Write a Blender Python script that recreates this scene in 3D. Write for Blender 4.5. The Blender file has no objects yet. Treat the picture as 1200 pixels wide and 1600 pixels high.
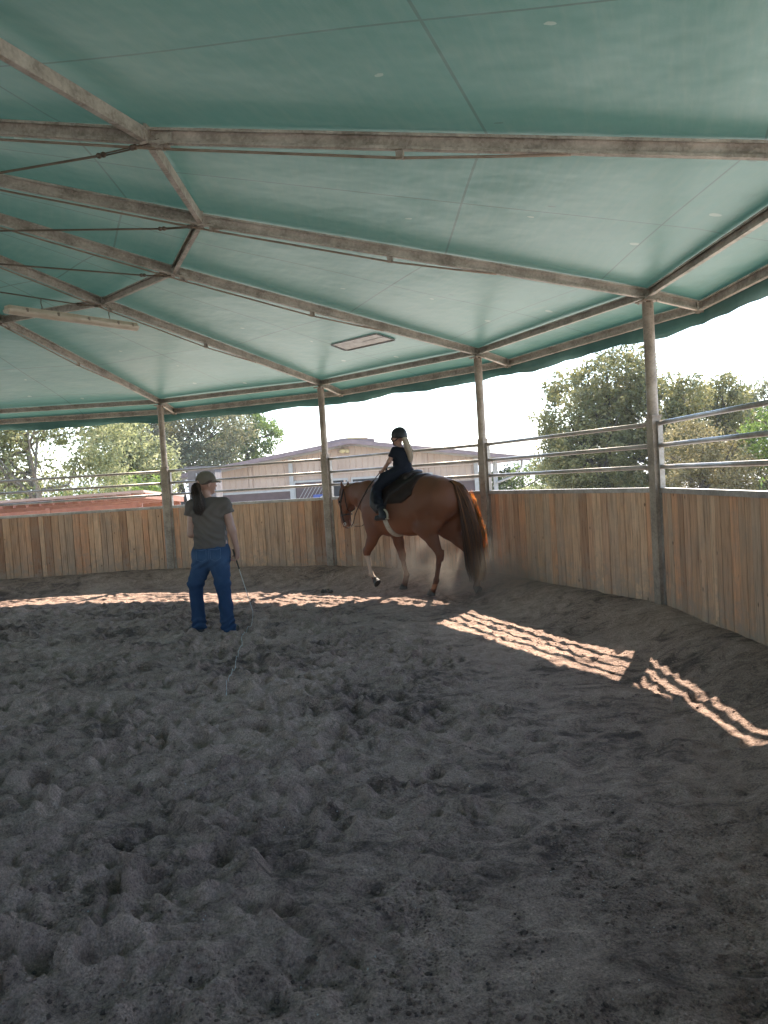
import bpy, math, random, numpy as np
from mathutils import Vector, Matrix
R = math.radians
random.seed(7); rng = np.random.default_rng(7)
sc = bpy.context.scene
col = sc.collection

# ------------------------------------------------------------------ camera
CAM_H = 1.548
cam_d = bpy.data.cameras.new("camera"); cam = bpy.data.objects.new("camera", cam_d); col.objects.link(cam)
cam_d.sensor_fit = 'VERTICAL'; cam_d.sensor_height = 36.0; cam_d.lens = 36.0*1194.246/1600
cam_d.clip_start = 0.05; cam_d.clip_end = 6000
_p, _r = -0.0457813, -0.063262
fw = Vector((0, math.cos(_p), math.sin(_p))); rt = Vector((1, 0, 0)); up = rt.cross(fw)
r2 = rt*math.cos(_r) + up*math.sin(_r); u2 = -rt*math.sin(_r) + up*math.cos(_r)
M = Matrix((r2, u2, -fw)).transposed().to_4x4(); M.translation = Vector((0, 0, CAM_H))
cam.matrix_world = M
sc.camera = cam

# ------------------------------------------------------------------ light
SUN = Vector((0.445, 0.86, 1.0)).normalized()          # towards the sun
world = bpy.data.worlds.new("World"); sc.world = world; world.use_nodes = True
wn = world.node_tree.nodes; bg = wn['Background']
sky = wn.new('ShaderNodeTexSky'); sky.sky_type = 'NISHITA'; sky.sun_disc = False
sky.sun_elevation = math.asin(SUN.z); sky.sun_rotation = math.atan2(SUN.x, SUN.y)
sky.air_density = 1.0; sky.dust_density = 0.3; sky.ozone_density = 1.0
world.node_tree.links.new(sky.outputs[0], bg.inputs[0]); bg.inputs[1].default_value = 0.12
sun_d = bpy.data.lights.new("sun", 'SUN'); sun_d.energy = 2.8; sun_d.angle = R(0.5); sun_d.color = (1, 0.89, 0.74)
sun = bpy.data.objects.new("sun", sun_d); col.objects.link(sun)
sun.rotation_euler = (-SUN).to_track_quat('-Z', 'Y').to_euler()
sc.view_settings.view_transform = 'Standard'; sc.view_settings.look = 'None'
sc.view_settings.gamma = 1; sc.view_settings.exposure = 2.54
sc.cycles.max_bounces = 8; sc.cycles.diffuse_bounces = 5; sc.cycles.transparent_max_bounces = 16
sc.cycles.volume_bounces = 1; sc.cycles.use_denoising = True
sc.cycles.sample_clamp_indirect = 8

# ------------------------------------------------------------------ helpers
def tag(o, label=None, cat=None, group=None, kind=None):
    if label: o['label'] = label
    if cat: o['category'] = cat
    if group: o['group'] = group
    if kind: o['kind'] = kind
    return o

def empty(name, loc=(0, 0, 0), rz=0.0):
    o = bpy.data.objects.new(name, None); col.objects.link(o)
    o.location = loc; o.rotation_euler = (0, 0, rz); o.empty_display_size = 0.2
    return o

def link(name, me, material, parent=None, smooth=True):
    o = bpy.data.objects.new(name, me); col.objects.link(o)
    if material: me.materials.append(material)
    if parent: o.parent = parent
    if smooth: me.shade_smooth()
    return o

class MB:
    """collects shapes for one mesh; val = per-vertex random value kept as attribute"""
    def __init__(s): s.v = []; s.f = []; s.c = []
    def add(s, vs, fs, val=0.5):
        n = len(s.v); s.v += [tuple(p) for p in vs]; s.f += [tuple(i+n for i in f) for f in fs]
        s.c += [val]*len(vs) if not hasattr(val, '__len__') else list(val)
        return s
    def box(s, c, size, rot=None, val=0.5, taper=1.0):
        x, y, z = (k/2 for k in size)
        vs = [Vector((sx*x*(taper if sz > 0 else 1), sy*y*(taper if sz > 0 else 1), sz*z)) for sz in (-1, 1) for sy in (-1, 1) for sx in (-1, 1)]
        if rot is not None: vs = [rot @ p for p in vs]
        c = Vector(c)
        return s.add([c+p for p in vs], [(0, 2, 3, 1), (4, 5, 7, 6), (0, 1, 5, 4), (1, 3, 7, 5), (3, 2, 6, 7), (2, 0, 4, 6)], val)
    def sweep(s, prof, a, b, upv=(0, 0, 1), val=0.5):
        """closed 2-D profile (side, up) extruded from a to b"""
        a = Vector(a); b = Vector(b); d = (b-a).normalized(); side = d.cross(Vector(upv)).normalized(); u = side.cross(d)
        n = len(prof); vs = [a+side*p[0]+u*p[1] for p in prof]+[b+side*p[0]+u*p[1] for p in prof]
        fs = [(i, (i+1) % n, n+(i+1) % n, n+i) for i in range(n)] + [tuple(range(n))[::-1], tuple(range(n, 2*n))]
        return s.add(vs, fs, val)
    def tube(s, pts, rad, n=8, val=0.5, flat=1.0, cap=True):
        pts = [Vector(p) for p in pts]; m = len(pts)
        rad = rad if hasattr(rad, '__len__') else [rad]*m
        vs = []; pu = None
        for i, p in enumerate(pts):
            d = (pts[min(i+1, m-1)]-pts[max(i-1, 0)])
            d = d.normalized() if d.length > 1e-9 else Vector((0, 0, 1))
            if pu is None: pu = d.orthogonal().normalized()
            pu = (pu-d*pu.dot(d)); pu = pu.normalized() if pu.length > 1e-6 else d.orthogonal().normalized()
            w = d.cross(pu)
            for k in range(n):
                t = 2*math.pi*k/n; vs.append(p+(pu*math.cos(t)+w*math.sin(t)*flat)*rad[i])
        fs = [(i*n+k, i*n+(k+1) % n, (i+1)*n+(k+1) % n, (i+1)*n+k) for i in range(m-1) for k in range(n)]
        if cap: fs += [tuple(range(n))[::-1], tuple(range((m-1)*n, m*n))]
        return s.add(vs, fs, val)
    def ball(s, c, r, n=8, m=6, val=0.5, scale=(1, 1, 1)):
        pts = []; c = Vector(c)
        for i in range(m+1):
            t = math.pi*i/m
            for k in range(n):
                a = 2*math.pi*k/n
                pts.append(c+Vector((r*scale[0]*math.sin(t)*math.cos(a), r*scale[1]*math.sin(t)*math.sin(a), r*scale[2]*math.cos(t))))
        return s.add(pts, [(i*n+k, (i+1)*n+k, (i+1)*n+(k+1) % n, i*n+(k+1) % n) for i in range(m) for k in range(n)], val)
    def mesh(s, name):
        me = bpy.data.meshes.new(name); me.from_pydata(s.v, [], s.f); me.update()
        at = me.attributes.new('val', 'FLOAT', 'POINT'); at.data.foreach_set('value', np.array(s.c, dtype=np.float32))
        return me
    def build(s, name, material, parent=None, smooth=False):
        return link(name, s.mesh(name), material, parent, smooth)

def np_mesh(name, V, F, attrs=None):
    """V (n,3), F (m,3|4) arrays"""
    me = bpy.data.meshes.new(name); V = np.ascontiguousarray(V, dtype=np.float32); F = np.ascontiguousarray(F, dtype=np.int32)
    me.vertices.add(len(V)); me.vertices.foreach_set('co', V.ravel())
    k = F.shape[1]; me.loops.add(F.size); me.loops.foreach_set('vertex_index', F.ravel())
    me.polygons.add(len(F)); me.polygons.foreach_set('loop_start', np.arange(0, F.size, k, dtype=np.int32))
    me.polygons.foreach_set('loop_total', np.full(len(F), k, dtype=np.int32))
    me.update(calc_edges=True); me.validate()
    for an, arr in (attrs or {}).items():
        at = me.attributes.new(an, 'FLOAT', 'POINT'); at.data.foreach_set('value', np.ascontiguousarray(arr, dtype=np.float32))
    return me

# value noise ------------------------------------------------------------
_T = np.random.default_rng(3).random((256, 256)).astype(np.float32)
def vnoise(x, y):
    xi = np.floor(x).astype(int); yi = np.floor(y).astype(int); fx = x-xi; fy = y-yi
    fx = fx*fx*fx*(fx*(fx*6-15)+10); fy = fy*fy*fy*(fy*(fy*6-15)+10)
    a = _T[xi % 256, yi % 256]; b = _T[(xi+1) % 256, yi % 256]; c = _T[xi % 256, (yi+1) % 256]; d = _T[(xi+1) % 256, (yi+1) % 256]
    return (a*(1-fx)+b*fx)*(1-fy)+(c*(1-fx)+d*fx)*fy
def fbm(x, y, o=4, ridged=False):
    s = 0; a = 1; t = 0
    for i in range(o):
        c, sn = math.cos(i*1.3), math.sin(i*1.3)
        n = vnoise((x*c-y*sn)*2**i+17.3*i, (x*sn+y*c)*2**i+9.1*i)
        if ridged: n = 1-np.abs(2*n-1)
        s = s+a*n; t += a; a *= 0.5
    return s/t

# signed-distance modelling ---------------------------------------------
class Field:
    def __init__(s, lo, hi, res, side=(1, 0, 0)):
        s.lo = np.array(lo, float); s.res = res; s.side = np.array(side, float)
        s.n = np.ceil((np.array(hi)-s.lo)/res).astype(int)+1
        s.F = np.full(s.n, 1.0, dtype=np.float32)
    def sub(s, lo, hi):
        i0 = np.clip(np.floor((lo-s.lo)/s.res).astype(int), 0, s.n-1); i1 = np.clip(np.ceil((hi-s.lo)/s.res).astype(int)+1, 1, s.n)
        ax = [s.lo[k]+s.res*np.arange(i0[k], i1[k]) for k in range(3)]
        return tuple(slice(i0[k], i1[k]) for k in range(3)), np.meshgrid(*ax, indexing='ij', sparse=True)
    def cone(s, a, b, ra, rb, e=1.0, k=0.03, side=None, grow=0.0):
        """tapered capsule; e scales it along the side vector; k = blend"""
        a = np.array(a, float); b = np.array(b, float); ra += grow; rb += grow
        m = max(ra, rb)*max(1, e)+k+0.03
        sl, (X, Y, Z) = s.sub(np.minimum(a, b)-m, np.maximum(a, b)+m)
        ax = b-a; L2 = float(ax@ax)+1e-12
        px, py, pz = X-a[0], Y-a[1], Z-a[2]
        t = np.clip((px*ax[0]+py*ax[1]+pz*ax[2])/L2, 0, 1)
        qx, qy, qz = px-t*ax[0], py-t*ax[1], pz-t*ax[2]
        sd = s.side if side is None else np.array(side, float)
        w = qx*sd[0]+qy*sd[1]+qz*sd[2]
        d2 = qx*qx+qy*qy+qz*qz-w*w+(w/e)**2
        g = (np.sqrt(np.maximum(d2, 1e-12))-(ra+(rb-ra)*t))*min(1, e)
        f = s.F[sl]; h = np.clip(0.5+0.5*(g-f)/k, 0, 1) if k > 0 else (g > f).astype(float)
        s.F[sl] = g*(1-h)+f*h-k*h*(1-h)
        return s
    def prims(s, L, grow=0.0, k=None):
        for p in L:
            a, b, ra, rb = p[:4]; e = p[4] if len(p) > 4 else 1.0; kk = p[5] if len(p) > 5 else 0.03
            s.cone(a, b, ra, rb, e, kk if k is None else k, p[6] if len(p) > 6 else None, grow)
        return s
    def grid(s): return s.sub(s.lo, s.lo+s.n*s.res)[1]
    def mesh(s, name):
        F = s.F; nx, ny, nz = F.shape; ins = F < 0
        c = ins[:-1, :-1, :-1].astype(np.int8)
        for dx in (0, 1):
            for dy in (0, 1):
                for dz in (0, 1):
                    if dx+dy+dz: c = c+ins[dx:nx-1+dx, dy:ny-1+dy, dz:nz-1+dz]
        act = (c > 0) & (c < 8); ids = np.full(act.shape, -1, dtype=np.int64); cells = np.argwhere(act); ids[act] = np.arange(len(cells))
        P = np.zeros((len(cells), 3)); W = np.zeros(len(cells)); ci = cells
        for ax in range(3):
            o = [k for k in range(3) if k != ax]
            for da in (0, 1):
                for db in (0, 1):
                    p0 = ci.copy(); p0[:, o[0]] += da; p0[:, o[1]] += db; p1 = p0.copy(); p1[:, ax] += 1
                    f0 = F[tuple(p0.T)].astype(float); f1 = F[tuple(p1.T)].astype(float); m = (f0 < 0) != (f1 < 0)
                    t = np.where(m, f0/np.where(m, f0-f1, 1), 0); q = p0.astype(float); q[:, ax] += t
                    P[m] += q[m]; W[m] += 1
        P = P/W[:, None]; V = s.lo+P*s.res
        quads = []
        for ax in range(3):
            o = [k for k in range(3) if k != ax]
            sl0 = [slice(1, n-1) for n in F.shape]; sl0[ax] = slice(0, F.shape[ax]-1); sl1 = list(sl0); sl1[ax] = slice(1, F.shape[ax])
            a = ins[tuple(sl0)]; b = ins[tuple(sl1)]
            for flip in (0, 1):
                e = np.argwhere((a & ~b) if not flip else (~a & b))
                if not len(e): continue
                for k in o: e[:, k] += 1
                def idx(u, v):
                    g = e.copy(); g[:, o[0]] += u; g[:, o[1]] += v; return ids[tuple(g.T)]
                q = np.stack([idx(-1, -1), idx(0, -1), idx(0, 0), idx(-1, 0)], 1)
                if (ax == 1) != bool(flip): q = q[:, ::-1]
                quads.append(q)
        Q = np.concatenate(quads)
        return V, Q
    def build(s, name, material, parent=None, attr=None):
        V, Q = s.mesh(name); at = {'val': attr(V)} if attr else None
        return link(name, np_mesh(name, V, Q, at), material, parent, True)

# ------------------------------------------------------------------ materials
def new_mat(name):
    m = bpy.data.materials.new(name); m.use_nodes = True
    return m, m.node_tree.nodes, m.node_tree.links, m.node_tree.nodes['Principled BSDF']
def nd(N, t, **kw):
    n = N.new(t)
    for k, v in kw.items():
        if k.startswith('i_'):
            key = k[2:]; n.inputs[int(key) if key.isdigit() else key.replace('_', ' ')].default_value = v
        else: setattr(n, k, v)
    return n
def ramp(N, stops):
    n = N.new('ShaderNodeValToRGB'); e = n.color_ramp.elements
    while len(e) < len(stops): e.new(0.5)
    for k, (p, c) in enumerate(stops): e[k].position = p; e[k].color = (*c, 1)
    return n
def simple(name, c1, c2=None, rough=0.6, scale=8.0, metal=0.0, bump=0.0, bscale=60.0, stretch=(1, 1, 1), detail=5, spec=0.5, coord='Object', r2=None, dist=0.01):
    m, N, L, P = new_mat(name)
    tc = N.new('ShaderNodeTexCoord'); mp = nd(N, 'ShaderNodeMapping'); mp.inputs['Scale'].default_value = stretch
    L.new(tc.outputs[coord], mp.inputs[0])
    no = nd(N, 'ShaderNodeTexNoise', i_Scale=scale, i_Detail=detail, i_Roughness=0.6); L.new(mp.outputs[0], no.inputs['Vector'])
    rp = ramp(N, [(0.32, c1), (0.68, c2 or c1)]); L.new(no.outputs['Fac'], rp.inputs[0]); L.new(rp.outputs[0], P.inputs['Base Color'])
    P.inputs['Roughness'].default_value = rough; P.inputs['Metallic'].default_value = metal; P.inputs['Specular IOR Level'].default_value = spec
    if bump:
        nb = nd(N, 'ShaderNodeTexNoise', i_Scale=bscale, i_Detail=4.0); L.new(mp.outputs[0], nb.inputs['Vector'])
        b = nd(N, 'ShaderNodeBump', i_Strength=bump, i_Distance=dist); L.new(nb.outputs['Fac'], b.inputs['Height']); L.new(b.outputs[0], P.inputs['Normal'])
    return m
def byval(name, stops, rough=0.6, nscale=20, namp=0.15, spec=0.4, bump=0.0, stretch=(1, 1, 1), metal=0.0, trans=None):
    """colour from the mesh's 'val' attribute, broken up by noise"""
    m, N, L, P = new_mat(name)
    at = nd(N, 'ShaderNodeAttribute', attribute_name='val')
    tc = N.new('ShaderNodeTexCoord'); mp = nd(N, 'ShaderNodeMapping'); mp.inputs['Scale'].default_value = stretch; L.new(tc.outputs['Object'], mp.inputs[0])
    no = nd(N, 'ShaderNodeTexNoise', i_Scale=nscale, i_Detail=6.0, i_Roughness=0.65); L.new(mp.outputs[0], no.inputs['Vector'])
    ma = nd(N, 'ShaderNodeMath', operation='MULTIPLY_ADD'); L.new(no.outputs['Fac'], ma.inputs[0]); ma.inputs[1].default_value = namp*2; ma.inputs[2].default_value = -namp
    ad = nd(N, 'ShaderNodeMath', operation='ADD'); L.new(at.outputs['Fac'], ad.inputs[0]); L.new(ma.outputs[0], ad.inputs[1])
    rp = ramp(N, stops); L.new(ad.outputs[0], rp.inputs[0]); L.new(rp.outputs[0], P.inputs['Base Color'])
    P.inputs['Roughness'].default_value = rough; P.inputs['Specular IOR Level'].default_value = spec; P.inputs['Metallic'].default_value = metal
    if bump:
        b = nd(N, 'ShaderNodeBump', i_Strength=bump, i_Distance=0.01); L.new(no.outputs['Fac'], b.inputs['Height']); L.new(b.outputs[0], P.inputs['Normal'])
    if trans:
        out = N['Material Output']; tr = N.new('ShaderNodeBsdfTranslucent'); L.new(rp.outputs[0], tr.inputs[0]); mx = nd(N, 'ShaderNodeMixShader', i_0=trans)
        L.new(P.outputs[0], mx.inputs[1]); L.new(tr.outputs[0], mx.inputs[2]); L.new(mx.outputs[0], out.inputs[0])
    return m

def sand_material():
    m, N, L, P = new_mat('arena_sand')
    tc = N.new('ShaderNodeTexCoord')
    n1 = nd(N, 'ShaderNodeTexNoise', i_Scale=1.1, i_Detail=7.0, i_Roughness=0.62, i_Distortion=0.6); L.new(tc.outputs['Object'], n1.inputs['Vector'])
    mpn = nd(N, 'ShaderNodeMapping'); mpn.inputs['Scale'].default_value = (1, 1.35, 1); L.new(tc.outputs['Object'], mpn.inputs[0])
    n2 = nd(N, 'ShaderNodeTexNoise', i_Scale=4.6, i_Detail=10.0, i_Roughness=0.72, i_Distortion=0.9); L.new(mpn.outputs[0], n2.inputs['Vector'])
    at = nd(N, 'ShaderNodeAttribute', attribute_name='val')
    ad = nd(N, 'ShaderNodeMath', operation='MULTIPLY_ADD'); L.new(n1.outputs['Fac'], ad.inputs[0]); ad.inputs[1].default_value = 0.45; L.new(n2.outputs['Fac'], ad.inputs[2])
    a2 = nd(N, 'ShaderNodeMath', operation='MULTIPLY_ADD'); L.new(at.outputs['Fac'], a2.inputs[0]); a2.inputs[1].default_value = 0.25; L.new(ad.outputs[0], a2.inputs[2])
    rp = ramp(N, [(0.68, (0.150, 0.103, 0.087)), (0.82, (0.375, 0.255, 0.205)), (1.0, (0.53, 0.368, 0.295))]); L.new(a2.outputs[0], rp.inputs[0])
    nf = nd(N, 'ShaderNodeTexNoise', i_Scale=110.0, i_Detail=4.0, i_Roughness=0.8); L.new(tc.outputs['Object'], nf.inputs['Vector'])
    rf2 = ramp(N, [(0.36, (0.58, 0.58, 0.60)), (0.50, (1.0, 1.0, 1.0)), (0.64, (1.35, 1.34, 1.32))]); L.new(nf.outputs['Fac'], rf2.inputs[0])
    mf = nd(N, 'ShaderNodeMix', data_type='RGBA', blend_type='MULTIPLY'); mf.inputs['Factor'].default_value = 1.0; L.new(rp.outputs[0], mf.inputs[6]); L.new(rf2.outputs[0], mf.inputs[7])
    # pale grit
    vg = nd(N, 'ShaderNodeTexVoronoi', i_Scale=42.0); L.new(tc.outputs['Object'], vg.inputs['Vector'])
    lt = nd(N, 'ShaderNodeMath', operation='LESS_THAN'); L.new(vg.outputs['Distance'], lt.inputs[0]); lt.inputs[1].default_value = 0.13
    sx = N.new('ShaderNodeSeparateColor'); L.new(vg.outputs['Color'], sx.inputs[0])
    gt = nd(N, 'ShaderNodeMath', operation='GREATER_THAN'); L.new(sx.outputs[0], gt.inputs[0]); gt.inputs[1].default_value = 0.965
    mu = nd(N, 'ShaderNodeMath', operation='MULTIPLY'); L.new(lt.outputs[0], mu.inputs[0]); L.new(gt.outputs[0], mu.inputs[1])
    mx = nd(N, 'ShaderNodeMix', data_type='RGBA'); L.new(mu.outputs[0], mx.inputs['Factor']); L.new(mf.outputs[2], mx.inputs[6]); mx.inputs[7].default_value = (0.6, 0.57, 0.52, 1)
    L.new(mx.outputs[2], P.inputs['Base Color'])
    P.inputs['Roughness'].default_value = 0.95; P.inputs['Specular IOR Level'].default_value = 0.15
    n3 = nd(N, 'ShaderNodeTexNoise', i_Scale=75.0, i_Detail=6.0, i_Roughness=0.75); L.new(tc.outputs['Object'], n3.inputs['Vector'])
    v = nd(N, 'ShaderNodeTexVoronoi', i_Scale=55.0); L.new(tc.outputs['Object'], v.inputs['Vector'])
    hm = nd(N, 'ShaderNodeMath', operation='SUBTRACT'); L.new(n3.outputs['Fac'], hm.inputs[0])
    vm = nd(N, 'ShaderNodeMath', operation='MULTIPLY'); L.new(v.outputs['Distance'], vm.inputs[0]); vm.inputs[1].default_value = 0.5; L.new(vm.outputs[0], hm.inputs[1])
    b = nd(N, 'ShaderNodeBump', i_Strength=1.0, i_Distance=0.014); L.new(hm.outputs[0], b.inputs['Height'])
    n4 = nd(N, 'ShaderNodeTexNoise', i_Scale=22.0, i_Detail=5.0, i_Roughness=0.6); L.new(tc.outputs['Object'], n4.inputs['Vector'])
    b2 = nd(N, 'ShaderNodeBump', i_Strength=0.8, i_Distance=0.025); L.new(n4.outputs['Fac'], b2.inputs['Height']); L.new(b.outputs[0], b2.inputs['Normal'])
    L.new(b2.outputs[0], P.inputs['Normal'])
    return m

def fabric_material():
    """green coated canvas: u across a gore, v outward; welded seams, dirt, splashes; a little light soaks through"""
    m, N, L, P = new_mat('roof_fabric')
    uv = nd(N, 'ShaderNodeUVMap', uv_map='gore'); sp = N.new('ShaderNodeSeparateXYZ'); L.new(uv.outputs[0], sp.inputs[0])
    tc = N.new('ShaderNodeTexCoord')
    def line(src, at_, w):
        s = nd(N, 'ShaderNodeMath', operation='SUBTRACT'); L.new(src, s.inputs[0]); s.inputs[1].default_value = at_
        a = nd(N, 'ShaderNodeMath', operation='ABSOLUTE'); L.new(s.outputs[0], a.inputs[0])
        l = nd(N, 'ShaderNodeMath', operation='LESS_THAN'); L.new(a.outputs[0], l.inputs[0]); l.inputs[1].default_value = w
        return l.outputs[0]
    # u and v are metres: u from the gore's centre line, v from the centre of the roof
    la = line(sp.outputs[0], 0.0, 0.007); lb = line(sp.outputs[1], 5.72, 0.008); lc = line(sp.outputs[1], 7.13, 0.006); ld = line(sp.outputs[1], 3.2, 0.008)
    mx1 = nd(N, 'ShaderNodeMath', operation='MAXIMUM'); L.new(la, mx1.inputs[0]); L.new(lb, mx1.inputs[1])
    mx2 = nd(N, 'ShaderNodeMath', operation='MAXIMUM'); L.new(lc, mx2.inputs[0]); L.new(ld, mx2.inputs[1])
    mx3 = nd(N, 'ShaderNodeMath', operation='MAXIMUM'); L.new(mx1.outputs[0], mx3.inputs[0]); L.new(mx2.outputs[0], mx3.inputs[1])
    n1 = nd(N, 'ShaderNodeTexNoise', i_Scale=0.9, i_Detail=6.0, i_Roughness=0.6); L.new(tc.outputs['Object'], n1.inputs['Vector'])
    rp = ramp(N, [(0.3, (0.045, 0.152, 0.128)), (0.7, (0.070, 0.195, 0.165))]); L.new(n1.outputs['Fac'], rp.inputs[0])
    # streaks of dust
    mp = nd(N, 'ShaderNodeMapping'); mp.inputs['Scale'].default_value = (1.2, 9, 1); L.new(uv.outputs[0], mp.inputs[0])
    n2 = nd(N, 'ShaderNodeTexNoise', i_Scale=2.0, i_Detail=8.0, i_Roughness=0.75); L.new(mp.outputs[0], n2.inputs['Vector'])
    r2_ = ramp(N, [(0.45, (0, 0, 0)), (0.8, (1, 1, 1))]); L.new(n2.outputs['Fac'], r2_.inputs[0])
    ms = nd(N, 'ShaderNodeMath', operation='MULTIPLY'); L.new(r2_.outputs[0], ms.inputs[0]); ms.inputs[1].default_value = 0.6
    m1 = nd(N, 'ShaderNodeMix', data_type='RGBA'); L.new(ms.outputs[0], m1.inputs['Factor']); L.new(rp.outputs[0], m1.inputs[6]); m1.inputs[7].default_value = (0.17, 0.23, 0.19, 1)
    # splashes and specks
    def spots(scale, rad, thr, src):
        v = nd(N, 'ShaderNodeTexVoronoi', i_Scale=scale); mpp = nd(N, 'ShaderNodeMapping'); mpp.inputs['Scale'].default_value = src; L.new(uv.outputs[0], mpp.inputs[0]); L.new(mpp.outputs[0], v.inputs['Vector'])
        nw = nd(N, 'ShaderNodeTexNoise', i_Scale=scale*6); L.new(mpp.outputs[0], nw.inputs['Vector'])
        q = nd(N, 'ShaderNodeMath', operation='MULTIPLY_ADD'); L.new(nw.outputs['Fac'], q.inputs[0]); q.inputs[1].default_value = 0.08; L.new(v.outputs['Distance'], q.inputs[2])
        l = nd(N, 'ShaderNodeMath', operation='LESS_THAN'); L.new(q.outputs[0], l.inputs[0]); l.inputs[1].default_value = rad+0.04
        sx = N.new('ShaderNodeSeparateColor'); L.new(v.outputs['Color'], sx.inputs[0])
        g = nd(N, 'ShaderNodeMath', operation='GREATER_THAN'); L.new(sx.outputs[0], g.inputs[0]); g.inputs[1].default_value = thr
        o = nd(N, 'ShaderNodeMath', operation='MULTIPLY'); L.new(l.outputs[0], o.inputs[0]); L.new(g.outputs[0], o.inputs[1]); return o.outputs[0]
    s1 = spots(3.0, 0.085, 0.60, (1, 0.7, 1)); s2 = spots(7.0, 0.07, 0.8, (1, 0.35, 1))
    m2 = nd(N, 'ShaderNodeMix', data_type='RGBA'); L.new(s1, m2.inputs['Factor']); L.new(m1.outputs[2], m2.inputs[6]); m2.inputs[7].default_value = (0.34, 0.38, 0.33, 1)
    m3 = nd(N, 'ShaderNodeMix', data_type='RGBA'); L.new(s2, m3.inputs['Factor']); L.new(m2.outputs[2], m3.inputs[6]); m3.inputs[7].default_value = (0.04, 0.08, 0.065, 1)
    m4 = nd(N, 'ShaderNodeMix', data_type='RGBA'); L.new(mx3.outputs[0], m4.inputs['Factor']); L.new(m3.outputs[2], m4.inputs[6]); m4.inputs[7].default_value = (0.02, 0.05, 0.04, 1)
    L.new(m4.outputs[2], P.inputs['Base Color'])
    P.inputs['Roughness'].default_value = 0.36; P.inputs['Specular IOR Level'].default_value = 0.7
    P.inputs['Sheen Weight'].default_value = 0.2; P.inputs['Sheen Roughness'].default_value = 0.45; P.inputs['Sheen Tint'].default_value = (1, 0.92, 0.80, 1)
    wv = nd(N, 'ShaderNodeTexNoise', i_Scale=1.6, i_Detail=3.0); L.new(tc.outputs['Object'], wv.inputs['Vector'])
    wb = nd(N, 'ShaderNodeBump', i_Strength=0.4, i_Distance=0.06); L.new(wv.outputs['Fac'], wb.inputs['Height'])
    fb = nd(N, 'ShaderNodeTexNoise', i_Scale=140.0, i_Detail=2.0); L.new(tc.outputs['Object'], fb.inputs['Vector'])
    fb2 = nd(N, 'ShaderNodeBump', i_Strength=0.15, i_Distance=0.003); L.new(fb.outputs['Fac'], fb2.inputs['Height']); L.new(wb.outputs[0], fb2.inputs['Normal'])
    L.new(fb2.outputs[0], P.inputs['Normal'])
    out = N['Material Output']; tr = N.new('ShaderNodeBsdfTranslucent'); tr.inputs[0].default_value = (0.16, 0.50, 0.40, 1)
    mx = nd(N, 'ShaderNodeMixShader', i_0=0.025); L.new(P.outputs[0], mx.inputs[1]); L.new(tr.outputs[0], mx.inputs[2]); L.new(mx.outputs[0], out.inputs[0])
    return m

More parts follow.
